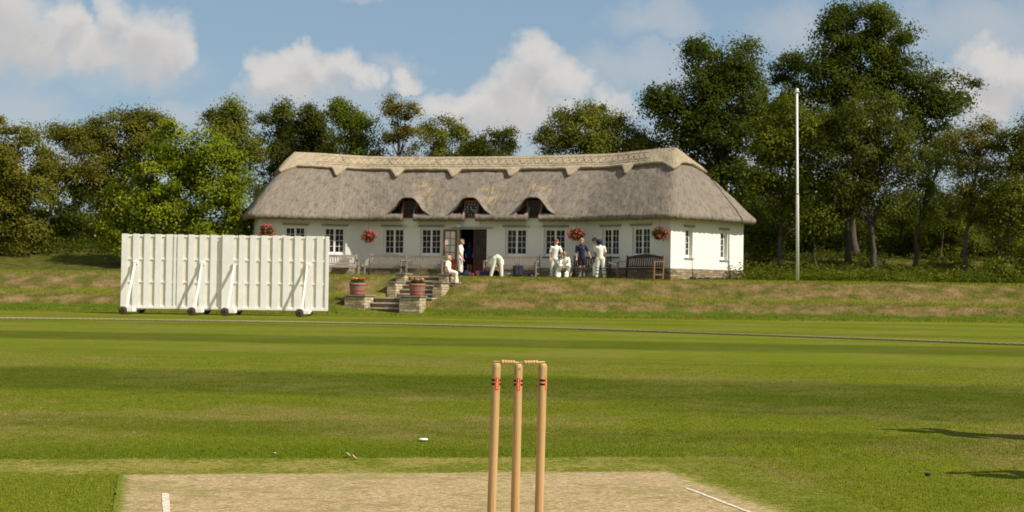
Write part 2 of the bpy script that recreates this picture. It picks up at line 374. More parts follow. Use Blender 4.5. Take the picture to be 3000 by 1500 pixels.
def stone(name, cols, sx=.30, sz=.11, mort=(.15, .12, .08)):
    m, t, b = new_mat(name); uv = t.uv()
    d = t.noise(uv, 3.0, 3); d2 = t.noise(t.scale(uv, (1, 1, 1), (5, 3, 1)), 3.0, 3); u, v, _ = t.sep(uv)
    uv2 = t.comb(t.math('ADD', u, t.math('MULTIPLY', d, .22)), t.math('ADD', v, t.math('MULTIPLY', d2, .13)), 0.0)
    br = t.node('ShaderNodeTexBrick'); br.offset = .43; br.squash = 1.35; br.squash_frequency = 3; t.put(br.inputs['Vector'], uv2); br.inputs['Scale'].default_value = 1.0
    br.inputs['Brick Width'].default_value = sx; br.inputs['Row Height'].default_value = sz; br.inputs['Mortar Size'].default_value = .010
    br.inputs['Mortar Smooth'].default_value = .9; br.inputs['Color1'].default_value = (0, 0, 0, 1); br.inputs['Color2'].default_value = (1, 1, 1, 1)
    br.inputs['Mortar'].default_value = (.5, .5, .5, 1)
    cl = t.ramp(br.outputs['Color'], [(0, cols[0]), (.4, cols[1]), (.7, cols[2]), (1, cols[3])])
    n = t.noise(uv, 26, 4, .7)
    cl = t.mix(1.0, cl, t.ramp(n, [(.3, .72), (.7, 1.22)]), 'MULTIPLY')
    t.put(b.inputs['Base Color'], t.mix(br.outputs['Fac'], cl, mort)); b.inputs['Roughness'].default_value = .9; b.inputs['Specular IOR Level'].default_value = .15
    t.put(b.inputs['Normal'], t.bump(t.math('ADD', t.math('MULTIPLY', br.outputs['Fac'], -1.2), t.math('MULTIPLY', n, .5)), .9, .03))
    return m
m_plinth = stone('rubble_plinth', [(.17, .12, .07), (.32, .25, .16), (.44, .36, .24), (.28, .19, .10)], .26, .085)
m_pier = stone('pier_stone', [(.26, .21, .14), (.46, .37, .23), (.62, .52, .36), (.40, .28, .15)], .23, .10, (.16, .125, .08))
m_cap = simple('coping_slab', (.24, .215, .175), .9, .3, 9, bump=.3)
m_step = simple('step_stone', (.44, .38, .28), .9, .3, 7, bump=.4)
m_riser_shade = simple('riser_shade_stone', (.15, .115, .075), .95, .3, 9, bump=.4)  # step stone darkened in its colour for the unlit riser faces
m_white = simple('white_paint', (.80, .79, .745), .5, .05, 5)
m_screen = simple('screen_paint', (.86, .835, .785), .6, .05, 3)
m_screenb = simple('screen_paint_inner', (.82, .77, .66), .7, .06, 3)
m_lead = simple('grey_lintel', (.30, .29, .245), .8, .2, 8)
m_slate = simple('slate_sill', (.13, .125, .13), .7, .2, 8)
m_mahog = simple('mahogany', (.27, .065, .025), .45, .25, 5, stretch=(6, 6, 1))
m_dmahog = simple('dark_and_shaded_mahogany', (.075, .018, .010), .5, .25, 5, stretch=(6, 6, 1))  # shaded copy of the door's mahogany; also the dormer frames' own dark red
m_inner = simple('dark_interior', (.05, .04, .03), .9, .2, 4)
m_iron = simple('black_iron', (.03, .03, .03), .6, .2, 9, metal=.3)
m_rubber, t, b = new_mat('worn_wheel'); t.put(b.inputs['Base Color'], t.ramp(t.noise(t.obj(), 18, 4), [(.35, (.035, .022, .016)), (.65, (.11, .06, .035))])); b.inputs['Roughness'].default_value = .8
def glass(name, c0, c1, rough=.06):
    m, t, b = new_mat(name); f = t.attr('rnd')
    t.put(b.inputs['Base Color'], t.ramp(f, [(0, c0), (1, c1)])); b.inputs['Roughness'].default_value = rough; b.inputs['Specular IOR Level'].default_value = .22
    t.put(b.inputs['Normal'], t.bump(t.noise(t.obj(), 2.5, 2), .15, .02)); return m
m_glass = glass('window_glass', (.005, .005, .004), (.030, .024, .018), .12)
m_glassreflect = glass('door_glass_reflection', (.60, .60, .54), (.72, .72, .66), .15)  # pale colour stands in for wall and sky seen in these panes
def wood(name, a, b_, stretch=(1, 1, 12), rough=.75, sc_=14):
    m, t, b = new_mat(name); n = t.noise(t.scale(t.obj(), stretch), sc_, 5, .65)
    t.put(b.inputs['Base Color'], t.ramp(n, [(.3, a), (.7, b_)])); b.inputs['Roughness'].default_value = rough; b.inputs['Specular IOR Level'].default_value = .2
    t.put(b.inputs['Normal'], t.bump(n, .3, .004)); return m
m_teak = wood('weathered_teak', (.20, .165, .13), (.38, .33, .275), (12, 12, 1), .85, 3)
m_greyteak = wood('dark_grey_teak', (.075, .065, .055), (.15, .13, .115), (12, 12, 1), .85, 3)
m_brownteak = wood('stained_teak', (.040, .022, .016), (.095, .050, .034), (12, 12, 1), .6, 3)
m_orangeteak = wood('warm_teak', (.17, .09, .045), (.30, .17, .09), (12, 12, 1), .7, 3)

# turned ash for the stumps
m_ash, t, b = new_mat('turned_ash'); p = t.obj()
g1 = t.noise(t.scale(p, (90, 90, 2.2)), 1.0, 5, .6, .3); g2 = t.noise(t.scale(p, (260, 260, 7)), 1.0, 3, .6); g3 = t.noise(p, 9, 4)
cl = t.ramp(t.math('ADD', t.math('MULTIPLY', g1, .7), t.math('MULTIPLY', g2, .3)), [(.30, (.27, .145, .05)), (.48, (.46, .285, .118)), (.68, (.57, .375, .17))])
cl = t.mix(t.math('MULTIPLY', t.step(g3, .58, .75), .35), cl, (.26, .13, .05))
cl = t.mix(t.math('MULTIPLY', t.step(t.noise(t.scale(p, (1, 1, .55), (2, 5, 1)), 38, 3, .6), .66, .74), .55), cl, (.42, .09, .035))      # ball marks
cl = t.mix(t.math('MULTIPLY', t.step(t.noise(t.scale(p, (1, 1, .3), (7, 1, 3)), 60, 4, .7), .64, .72), .5), cl, (.12, .07, .03))
t.put(b.inputs['Base Color'], cl); b.inputs['Roughness'].default_value = .48; b.inputs['Specular IOR Level'].default_value = .4
t.put(b.inputs['Normal'], t.bump(g2, .15, .001))
m_bail = wood('turned_bail', (.46, .27, .12), (.60, .39, .20), (2, 80, 80), .4, 1)
m_red = simple('orange_red_label', (.66, .055, .014), .5, .1, 60)
m_black = simple('black_band', (.012, .012, .012), .5, .1, 9)
m_labelink = simple('pale_lettering', (.86, .50, .26), .6, .05, 9)

# ---------------------------------------------------------------- ground
def sstep(x, a, b):
    q = np.clip((x-a)/(b-a), 0, 1); return q*q*(3-2*q)
PX, PY, PA = -1.7, 60.0, R(-15)          # pavilion origin: door on the front wall
TZ = 1.47
cA, sA = math.cos(PA), math.sin(PA)
def loc2w(x, y): return (PX+x*cA-y*sA, PY+x*sA+y*cA)
def w2loc(X, Y): return ((X-PX)*cA+(Y-PY)*sA, -(X-PX)*sA+(Y-PY)*cA)
def wave(X, Y): return .5*np.sin(X*.71+1.3)*np.sin(Y*.53+X*.13)+.3*np.sin(X*1.9+Y*.7)+.2*np.sin(X*3.7-Y*2.9)
def height(X, Y):
    X = np.asarray(X, float); Y = np.asarray(Y, float)
    Yb = Y+sstep(X, 7, 15)*1.4+.18*np.sin(X*.35)+.06*np.sin(X*1.7)
    z = .09*sstep(Yb, 47.6, 51.2)+.50*sstep(Yb, 50.5, 52.1)*1.0+.08*sstep(Yb, 52.0, 52.9)+.72*sstep(Yb, 52.8, 55.0)+.07*sstep(Yb, 55.0, 56.2)
    z += .02*wave(X, Y)*sstep(Y, 50, 52)*(1-sstep(Y, 55, 56))
    y0 = 68-9.5*sstep(X, 9.5, 13)-8.5*sstep(-X, 11.5, 15)
    z += 1.25*sstep(Y, y0, y0+11)+1.2*sstep(Y, 72, 120)+.06*wave(X, Y)*sstep(Y, y0, y0+3)
    z += 1.8*sstep(Y, 130, 400)
    lx, ly = w2loc(X, Y)
    low = (np.abs(lx+.45) < .86) & (ly > -9.35) & (ly <= -8.2)
    mid = (np.abs(lx+.30) < .95) & (ly > -8.2) & (ly <= -7.0)
    up = (np.abs(lx+.13) < .92) & (ly > -7.0) & (ly < -5.3)
    z = np.where(low, np.minimum(z, .04), z); z = np.where(mid, np.minimum(z, .50), z); z = np.where(up, np.minimum(z, .52), z)
    return z
def hz(x, y): return float(height(x, y))
xs = np.concatenate([np.linspace(-400, -40, 24), np.linspace(-38, -7, 70), np.arange(-6.9, 0.5, .08), np.linspace(.6, 38, 84), np.linspace(40, 400, 24)])
ys = np.concatenate([np.linspace(-40, 4, 12), np.linspace(5, 49, 60), np.arange(49.3, 57.2, .08), np.linspace(57.4, 90, 60), np.linspace(92, 600, 30)])
GX, GY = np.meshgrid(xs, ys, indexing='ij')
me = grid_mesh('ground', np.stack([GX, GY, height(GX, GY)], -1))
link('ground', me, m_field)['kind'] = 'structure'

def nu2w(n, u, z=0): return (WICKET.x+n*NV[0]+u*UV_[0], WICKET.y+n*NV[1]+u*UV_[1], z)
g = np.random.default_rng(3)
# worn strip: a ragged-edged sheet
L = []
def side(a, b_, n, amp):
    for i in range(n):
        q = i/n; L.append((a[0]+(b_[0]-a[0])*q+g.normal()*amp, a[1]+(b_[1]-a[1])*q+g.normal()*amp))
side((-1.62, -1.6), (1.40, -1.6), 60, .002); side((1.40, -1.6), (1.40, 1.90), 160, .003); side((1.40, 1.90), (-1.62, 2.18), 160, .003); side((-1.62, 2.18), (-1.62, -1.6), 160, .003)
mb = MB(); mb.face([mb.bm.verts.new(nu2w(a, b_, .004)) for a, b_ in L]); bmesh.ops.triangulate(mb.bm, faces=mb.bm.faces)
mb.build('pitch', m_pitch)['kind'] = 'structure'
def line_sheet(name, a, b_, wd, z=.0065, rag=.0012):
    n = 60; mb = MB(); dx, dy = b_[0]-a[0], b_[1]-a[1]; Ln = math.hypot(dx, dy); px_, py_ = -dy/Ln*wd/2, dx/Ln*wd/2; pv = None
    for i in range(n+1):
        q = i/n; c = (a[0]+dx*q, a[1]+dy*q); w1 = 1+g.normal()*rag/wd*2; w2 = 1+g.normal()*rag/wd*2
        if i in (0, n): w1 *= .8; w2 *= .7
        p1 = mb.bm.verts.new(nu2w(c[0]+px_*w1, c[1]+py_*w1, z)); p2 = mb.bm.verts.new(nu2w(c[0]-px_*w2, c[1]-py_*w2, z))
        if pv: mb.face([pv[0], p1, p2, pv[1]])
        pv = (p1, p2)
    return mb.build(name, m_chalk)
line_sheet('crease_line', (-1.385, 1.43), (-1.385, -1.3), .033)['kind'] = 'structure'
line_sheet('crease_line', (1.22, 1.22), (1.22, -1.3), .024)['kind'] = 'structure'
line_sheet('crease_line', (-1.385, 0.0), (1.22, 0.0), .045, .0095)['kind'] = 'structure'

# grass blades in front of the lens (fine turf), straw on the pitch
def blades(n, y0, y1, hmin, hmax, wd, name, mat, inside, lie=.5, seed=1):
    g = np.random.default_rng(seed)
    q = g.random(n); Y = y0*(y1/y0)**q                     # denser near
    X = (g.random(n)*2-1)*(.42*Y+.6)
    du = (X-WICKET.x)*UV_[0]+(Y-WICKET.y)*UV_[1]; dn = (X-WICKET.x)*NV[0]+(Y-WICKET.y)*NV[1]
    ins = (dn > -1.585) & (dn < 1.355) & (du < 1.99-.095*dn)
    k = ins if inside else ~ins
    if not inside:   # the shorter mown frame round the pitch
        fr = (du-.10*(1.5-dn) < 2.55) & (dn < 1.9) & ((dn > -1.6) | (du > 2.2))
        k &= ~(fr & (g.random(n) < .35)); sh = np.where(fr, .6, 1.0)[k]
        lu = ((du-.10*(1.5-dn) > 2.55) & (du < 3.2))[k]; sh = np.where(lu, 1.35, sh)
    else: sh = np.ones(k.sum())
    X = X[k]; Y = Y[k]; m = len(X); h = (hmin+(hmax-hmin)*g.random(m))*sh
    a = g.random(m)*6.283; ln = h*(.3+lie*g.random(m))*1.0; wa = g.random(m)*6.283; w2 = wd*(.6+.8*g.random(m))*(.6+.4*Y/y0)
    B = np.stack([X, Y, np.zeros(m)], 1); D = np.stack([np.cos(wa)*w2/2, np.sin(wa)*w2/2, np.zeros(m)], 1)
    T = B+np.stack([np.cos(a)*ln, np.sin(a)*ln, h], 1)
    V = np.stack([B-D, B+D, T], 1).reshape(-1, 3)
    me = np_mesh(name, V, np.arange(3*m).reshape(m, 3)); face_attr(me, 'rnd', g.random(m))
    return tag(link(name, me, mat), kind='stuff')
o = blades(520000, 6.0, 20, .005, .011, .0024, 'short_grass', m_blade, False, .6, 1)
tag(o, 'short mown green grass blades around the worn pitch', 'grass')
o = blades(60000, 6.0, 8.6, .001, .005, .0028, 'dry_straw', m_straw, True, 6.0, 2)
tag(o, 'dry clipped straw lying on the worn pitch behind the stumps', 'straw')
# rough grass on the bank and its toe
def tufts(name, n, fx, fy, hmin, hmax, wd, label, seed, dens=None):
    g = np.random.default_rng(seed); X = fx[0]+(fx[1]-fx[0])*g.random(n); Y = fy[0]+(fy[1]-fy[0])*g.random(n)
    lx, ly = w2loc(X, Y)
    k = ~((lx > -2.0) & (lx < 1.0) & (ly > -10.1) & (ly < -5.2))
    if dens is not None: k &= dens(X, Y, g)
    X = X[k]; Y = Y[k]; m = len(X); Zg = height(X, Y); h = hmin+(hmax-hmin)*g.random(m)
    a = g.random(m)*6.283; wa = g.random(m)*6.283; w2 = wd*(.6+.8*g.random(m))
    B = np.stack([X, Y, Zg-.005], 1); D = np.stack([np.cos(wa)*w2/2, np.sin(wa)*w2/2, np.zeros(m)], 1)
    T = B+np.stack([np.cos(a)*h*.5, np.sin(a)*h*.5, h], 1)
    me = np_mesh(name, np.stack([B-D, B+D, T], 1).reshape(-1, 3), np.arange(3*m).reshape(m, 3)); face_attr(me, 'rnd', g.random(m))
    return tag(link(name, me, m_blade), label, 'grass', kind='stuff')
tufts('bank_grass', 170000, (-22, 22), (48.8, 58.5), .02, .075, .014, 'patchy parched grass covering the terraced bank below the pavilion', 5)

# boundary rope
pts = [(-40, 30.5), (-28, 35.3), (-20, 37.4), (-13.77, 38.36), (-8.4, 38.6), (-3.5, 37.95), (0.03, 36.72), (3.0, 34.98), (5.55, 32.97), (8.2, 30.75), (10.43, 28.86), (14, 25.2), (20, 17)]
mb = MB(); dens = []
for i in range(len(pts)-1):
    p0 = Vector(pts[max(i-1, 0)]); p1 = Vector(pts[i]); p2 = Vector(pts[i+1]); p3 = Vector(pts[min(i+2, len(pts)-1)]); nn = int((p2-p1).length/.06)
    for k in range(nn):
        q = k/nn; dens.append(.5*((2*p1)+(-p0+p2)*q+(2*p0-5*p1+4*p2-p3)*q*q+(-p0+3*p1-3*p2+p3)*q**3))
for s_ in (0, 1, 2):    # three laid strands
    P3 = []
    for i, p in enumerate(dens):
        d = (dens[min(i+1, len(dens)-1)]-dens[max(i-1, 0)]).normalized(); nrm = Vector((-d.y, d.x)); a = i*.9+s_*2.094
        P3.append((p.x+nrm.x*math.cos(a)*.012+.03*math.sin(p.x*1.1), p.y+nrm.y*math.cos(a)*.012+.05*math.sin(p.x*.9), hz(p.x, p.y)+.028+.012*math.sin(a)))
    mb.tube(P3, .0135, 5)
tag(mb.build('boundary_rope', simple('rope_fibre', (.35, .275, .175), .9, .25, 30), smooth=True), 'long pale twisted rope lying on the grass marking the boundary', 'rope')

# ---------------------------------------------------------------- wicket
def stump(top, low, label, red_angle, two_red=False):
    top = Vector(top); low = Vector(low)
    d = (top-low).normalized(); base = low-d*(low.z/d.z)          # reaches into the ground
    t_ = empty('stump', base, 0, label, 'stump', 'three stumps of the wicket')
    t_.rotation_euler = Vector((0, 0, 1)).rotation_difference(d).to_euler()
    H = (top-base).length; r = .0181
    prof = [(r*.8, -.05), (r*.98, 0), (r, .3), (r, H-.021)]
    for k in range(1, 8): a = k/8*math.pi/2; prof.append((r-.0085*(1-math.cos(a)), H-.021+.0205*math.sin(a)))
    prof += [(r-.010, H-.0003), (.0062, H), (.0044, H-.0025), (.001, H-.003)]
    MB().lathe(prof, 48).build('shaft', m_ash, t_, True)
    def patch(nm, a0, a1, z0, z1, off, mat, parent=t_):
        mb = MB(); n = max(3, int((a1-a0)/.1)); prev = None
        for i in range(n+1):
            a = a0+(a1-a0)*i/n; v = [mb.bm.verts.new(((r+off)*math.cos(a), (r+off)*math.sin(a), z)) for z in (z0, z1)]
            if prev: mb.face([prev[0], v[0], v[1], prev[1]])
            prev = v
        return mb.build(nm, mat, parent, True)
    zt = H-.0585
    reds = [red_angle] if not two_red else [red_angle-1.15, red_angle+1.15, ]
    hw = .43
    for ra in reds:
        lb = patch('label', ra-hw, ra+hw, zt-.0525, zt, .00045, m_red)
        # small upright lettering running up the label, too small to read: a stem and two blocks of letters
        mb = MB(); st = lambda a0, a1, z0, z1: mb.face([mb.bm.verts.new(((r+.0009)*math.cos(a), (r+.0009)*math.sin(a), z)) for a, z in ((a0, z0), (a1, z0), (a1, z1), (a0, z1))])
        st(ra-.05, ra+.07, zt-.019, zt-.003)
        for k in range(11):
            z0 = zt-.0215-k*.0025
            if k == 6: continue
            st(ra-.20, ra+.16, z0-.0006, z0+.0003)
            if k % 2: st(ra-.20, ra-.12, z0-.0006, z0+.0016)
            else: st(ra+.08, ra+.16, z0-.0006, z0+.0016)
        mb.build('lettering', m_labelink, lb)
    # two black rings broken by the label(s)
    reds_ = sorted(reds); gaps = []
    for i, ra in enumerate(reds_):
        nx = reds_[(i+1) % len(reds_)]+(2*math.pi if i == len(reds_)-1 else 0)
        gaps.append((ra+hw+.10, nx-hw-.10))
    for z1 in (zt-.0075, zt-.0235):
        for a0, a1 in gaps: patch('black_band', a0, a1, z1-.0088, z1, .0004, m_black)
    return t_, H
YS = 5.87
ds = math.tan(PSI)
def sp(px, py, off): return at_y(px, py, YS+off)
cen = -math.pi/2
s1_, _ = stump(sp(1455, 1063, -.022), sp(1440, 1500, -.022), 'left stump of the wicket leaning slightly, red label towards the right of its face', cen+.28)
s2_, H2 = stump(sp(1519, 1065, 0), sp(1509, 1500, 0), 'middle stump of the wicket, with inked numbers near its domed top', cen+.10)
s3_, _ = stump(sp(1591, 1064, .022), sp(1579, 1500, .022), 'right stump of the wicket, turned so that two red labels show at its edges', cen-.06, True)
# inked number on the middle stump: 158
mb = MB(); r = .0186
def ink(a, z, a2, z2, w_=.0007):
    p = Vector((a, z)); q = Vector((a2, z2)); d = (q-p).normalized(); n_ = Vector((-d.y, d.x))*w_/2
    mb.face([mb.bm.verts.new((r*math.cos(cen+c.x/r), r*math.sin(cen+c.x/r), c.y)) for c in (p+n_, q+n_, q-n_, p-n_)])
zc = H2-.0245
for seg in [((0, .000), (.0012, .004)), ((.0012, .004), (.0012, -.001))]: ink(seg[0][0], zc+seg[0][1], seg[1][0], zc+seg[1][1])
for x0, segs in ((.0028, [((.0025, .0058), (.0004, .0055)), ((.0004, .0055), (.0002, .0033)), ((.0002, .0033), (.0022, .003)), ((.0022, .003), (.0021, .0005)), ((.0021, .0005), (0, 0))]),
                 (.0066, [((.0003, 0), (.0022, .0002)), ((.0022, .0002), (.0020, .0025)), ((.0020, .0025), (.0004, .0027)), ((.0004, .0027), (.0003, 0)), ((.0006, .0027), (.0007, .005)), ((.0007, .005), (.0019, .0049)), ((.0019, .0049), (.0018, .0027))])):
    for (a_, b_) in segs: ink(x0+a_[0], zc+a_[1], x0+b_[0], zc+b_[1])
mb.build('inked_number', m_black, s2_)
def bail(p0, p1, label):
    p0 = Vector(p0); p1 = Vector(p1); L = (p1-p0).length
    o = None; prof = []
    def sg(r, x): prof.append((r, x))
    a0, a1 = L*.285, L*.835
    sg(.0032, 0); sg(.0036, .0006); sg(.0034, a0-.001)
    nb = 5; wv = (a1-a0)/nb
    for k in range(nb):
        rr = [.0092, .0088, .0080, .0084, .0090][k]; x0 = a0+k*wv
        for q in range(0, 9):
            a = q/8*math.pi; sg(.0052+(rr-.0052)*math.sin(a)**.6, x0+wv*(.5-.5*math.cos(a)))
    sg(.0034, a1+.001); sg(.0036, L-.0006); sg(.0031, L)
    d = (p1-p0).normalized(); M = Matrix.Translation(p0) @ d.to_track_quat('Z', 'Y').to_matrix().to_4x4()
    o = MB().lathe(prof, 24, M).build('bail', m_bail, None, True)
    return tag(o, label, 'bail', 'two bails on the wicket')
bail(at_y(1447, 1059.3, YS-.025), at_y(1520.5, 1062.3, YS+.000), 'turned wooden bail lying across the left and middle stumps')
bail(at_y(1596, 1060.6, YS+.024), at_y(1522.5, 1062.3, YS+.001), 'turned wooden bail lying across the middle and right stumps')

# small things on the turf
p = at_z(1240, 1293); mb = MB(); mb.lathe([(.028, 0), (.032, .004), (.031, .009), (.018, .012)], 24, Matrix.Translation((p.x, p.y, .008)))
tag(mb.build('marker_disc', m_white, None, True), 'small flat white marker disc lying on the grass beyond the pitch', 'marker')
p = at_z(2718, 1395); mb = MB(); mb.ico((0, 0, .010), .014, 2, (1.2, .8, .7)); mb.ico((.013, .004, .012), .008, 1, (1, 1, .8))
o = mb.build('dark_clod', simple('dark_soil', (.02, .018, .015), .9, .3, 30), None, True); o.location = p; tag(o, 'small dark clod lying on the grass at lower right', 'clod')
m_dryleaf = simple('dry_leaf', (.55, .38, .26), .8, .3, 30)
for k, (px_, py_, lab) in enumerate(((803, 1340, 'curled pinkish brown dry leaf on the mown edge left of the disc'), (1020, 1341, 'pale dry leaf on the mown edge, second from the left of the grass line'), (1040, 1346, 'pale dry leaf on the mown edge closest to the stumps'))):
    p = at_z(px_, py_); mb = MB(); P = []
    for i in range(5):
        q = i/4; wq = math.sin(q*math.pi)*.016+.002; P.append([mb.bm.verts.new(p+Vector((-.017+.034*q, s_*wq, .010+.012*math.sin(q*3+k)+abs(s_)*.008))) for s_ in (-1, 0, 1)])
    for a_, b_ in zip(P, P[1:]):
        for j in (0, 1): mb.face([a_[j], b_[j], b_[j+1], a_[j+1]])
    tag(mb.build('fallen_leaf', m_dryleaf, None, True), lab, 'leaf', 'dry leaves by the mown edge')

# ---------------------------------------------------------------- sight screens
def wheel(mbname, parent, x, y, z, r=.135, w_=.07):
    M = Matrix.Translation((x, y, z)) @ Matrix.Rotation(math.pi/2, 4, 'X')
    o = MB().lathe([(r*.45, -w_/2), (r*.93, -w_/2), (r, -w_/2+.01), (r, w_/2-.01), (r*.93, w_/2), (r*.45, w_/2)], 28, M).build('wheel', m_rubber, parent, True)
    MB().lathe([(r*.3, -w_*.62), (r*.46, -w_*.45), (r*.46, w_*.45), (r*.3, w_*.62)], 16, M).build('hub', m_iron, o)
def sight_screen(x0, x1, label, boards, struts, wheels, Y0=47.2):
    cx = (x0+x1)/2; t_ = empty('sight_screen', (cx, Y0, 0), 0, label, 'sight screen', 'white sight screens on wheels')
    W = x1-x0; X0, X1 = -W/2, W/2; z0, z1 = .235, 2.66
    rz = [z0+.03, z0+.84, z0+1.60, z1-.06]
    mb = MB()
    for (a, b_) in boards: mb.box(X0+a*W, X0+b_*W, -.030, -.008, z0+.02, z1)
    mb.build('front_board', m_screen, t_, bevel=.003)
    mb = MB(); prev = X0+.01
    for i in range(len(boards)-1):
        a = X0+boards[i][1]*W-.03; b_ = X0+boards[i+1][0]*W+.03; mb.box(a, b_, .018, .034, z0+.02, z1-.02)
    mb.build('back_board', m_screenb, t_, bevel=.003)
    mb = MB()
    for k, z in enumerate(rz): mb.box(X0+.002, X1-.002, -.0065, .0165, z-.028, z+.028)
    mb.box(X0-.012, X0, -.03, .06, z0, z1); mb.box(X1, X1+.012, -.03, .06, z0, z1)
    mb.box(X0-.01, X1+.01, -.045, .06, z0-.045, z0+.018)
    mb.build('frame_rail', m_screen, t_, bevel=.003)
    for sx in struts:
        x = X0+sx*W; mb = MB()
        mb.beam((x, -.035, 1.72), (x-.02, -.90, .23), .055, .055); mb.box(x-.05, x+.09, -.09, -.035, 1.66, 1.74)
        mb.build('strut', m_screen, t_)
        mb = MB(); mb.box(x-.05, x+.02, -1.08, 1.05, .13, .195); mb.box(x+.02, x+.20, -1.0, -.55, .10, .22); mb.box(x-.09, x-.06, -1.19, -1.08, .12, .15)
        mb.build('axle_beam', m_screen, t_)
        wheel('wheel', t_, x-.075, -1.15, .135); wheel('wheel', t_, x-.075, 1.12, .135)
    return t_
def fr(px_list, a, b_): return [((p-a)/(b_-a)) for p in px_list]
def boards_from(gaps, a, b_):
    e = [a]; out = []
    for g0, g1 in gaps: out.append(((e[-1]-a)/(b_-a), (g0-a)/(b_-a))); e.append(g1)
    out.append(((e[-1]-a)/(b_-a), 1.0)); return out
XA0 = at_y(356.5, 800, 47.2).x; XA1 = at_y(651.5, 800, 47.2).x; XB0 = at_y(653.5, 800, 47.2).x; XB1 = at_y(962, 800, 47.2).x
gA = [(275, 330), (395, 450), (515, 570), (637, 690), (757, 772), (797, 812), (875, 930), (995, 1050), (1118, 1170), (1238, 1290)]
sight_screen(XA0, XA1, 'left white slatted sight screen, in front of the trees', boards_from(gA, 210, 1300), [.135, .80], None)
gB = [(1417, 1475), (1540, 1595), (1660, 1715), (1782, 1837), (1905, 1955), (2022, 2077), (2142, 2197), (2270, 2315), (2385, 2412)]
sight_screen(XB0, XB1, 'right white slatted sight screen, in front of the pavilion end', boards_from(gB, 1300, 2440), [.115, .805], None, 47.12)

# ---------------------------------------------------------------- steps and stone piers
def uvbox(mb_, x0, x1, y0, y1, z0, z1, M):
    """box with a metric UV layer so that stone courses run round it"""
    uvl = mb_.bm.loops.layers.uv.verify()
    P = [(x0, y0, z0), (x1, y0, z0), (x1, y1, z0), (x0, y1, z0), (x0, y0, z1), (x1, y0, z1), (x1, y1, z1), (x0, y1, z1)]
    v = [mb_.bm.verts.new(M @ Vector(p)) for p in P]
    for fi in ((4, 5, 6, 7), (0, 1, 5, 4), (1, 2, 6, 5), (2, 3, 7, 6), (3, 0, 4, 7)):
        f = mb_.face([v[i] for i in fi])
        for l_, i in zip(f.loops, fi):
            p = P[i]; l_[uvl].uv = ((p[0]+p[1]) if fi != (4, 5, 6, 7) else p[0], p[2]) if fi != (4, 5, 6, 7) else (p[0], p[1])
ML = Matrix.Translation((PX, PY, 0)) @ Matrix.Rotation(PA, 4, 'Z')
def pier(name, cx, cy, w_, d, z0, z1, label, cap=.045):
    M = ML @ Matrix.Translation((cx, cy, 0)); mb = MB()
    uvbox(mb, -w_/2, w_/2, 0, d, z0, z1, Matrix())
    t_ = empty(name, M @ Vector((0, 0, z0)), PA, label, 'pier', 'stone piers beside the steps')
    o = mb.build('stonework', m_pier, t_); o.location.z = -z0
    mb = MB(); mb.box(-w_/2-.04, w_/2+.04, -.04, d+.03, z1, z1+cap); o = mb.build('coping', m_cap, t_, bevel=.008); o.location.z = -z0
    return t_
pier('stone_pier', -1.54, -9.50, .76, 1.05, -.1, .665, 'low stone pier left of the bottom steps, under a flower barrel')
pier('stone_pier', .55, -9.50, .76, .70, -.1, .665, 'low stone pier right of the bottom steps, under a flower barrel')
pier('stone_pier', -1.02, -7.05, .34, .95, .3, 1.19, 'stepped side wall pier left of the upper steps, lower stage')
pier('stone_pier', .78, -7.05, .34, .95, .3, 1.19, 'stepped side wall pier right of the upper steps, lower stage')
pier('stone_pier', -1.02, -6.08, .34, .80, .6, 1.50, 'upper stone pier left of the upper steps, nearest the benches')
pier('stone_pier', .70, -6.08, .34, .80, .6, 1.50, 'upper stone pier on which the blond child sits')
def flight(name, cx, hw, y0, n, tread, z0, rise, label):
    t_ = empty(name, ML @ Vector((cx, y0, z0)), PA, label, 'steps')
    for k in range(n):
        mb = MB(); mb.box(-hw, hw, k*tread-.03, (k+1)*tread+.01, rise*(k+1)-.055, rise*(k+1)); mb.build('tread', m_step, t_, bevel=.006)
        mb = MB(); mb.box(-hw+.01, hw-.01, k*tread, k*tread+.1, rise*k-.12*(k == 0), rise*(k+1)-.057); mb.build('riser', m_riser_shade, t_)
    return t_
flight('stone_steps', -.48, .645, -9.25, 3, .34, .08, .185, 'lower flight of three stone steps between the barrel piers')
flight('stone_steps', -.13, .72, -6.95, 5, .33, .62, .165, 'upper flight of five stone steps up to the terrace')
mb = MB(); mb.box(-1.25, .95, -8.22, -6.93, .585, .628); o = mb.build('stone_landing', m_step, None, bevel=.006); o.matrix_world = ML; tag(o, 'flagstone landing between the two flights of steps', 'landing')

# ---------------------------------------------------------------- flowers
def blob_cloud(n, cx, r, g, shell=.55):
    d = g.normal(size=(n, 3)); d /= np.linalg.norm(d, axis=1)[:, None]
    return np.array(cx)+d*(shell+(1-shell)*g.random(n)[:, None])*np.array(r)
m_geran = leaf_mat('geranium_leaf', (.035, .055, .010), (.11, .16, .025))
def petal_mat(name, a, b_):
    m, t, bb = new_mat(name); t.put(bb.inputs['Base Color'], t.ramp(t.attr('rnd'), [(0, a), (1, b_)])); bb.inputs['Roughness'].default_value = .6
    return m
m_pink = petal_mat('pink_red_petals', (.80, .05, .07), (.92, .20, .24)); m_orange = petal_mat('orange_petals', (.85, .10, .02), (.95, .25, .06)); m_petalw = petal_mat('white_petals', (.8, .75, .7), (.9, .85, .8))
m_barrel = wood('barrel_staves', (.15, .11, .075), (.30, .24, .17), (20, 20, 1), .8, 2)
m_hoop = simple('red_hoop', (.42, .045, .035), .6, .2, 9)
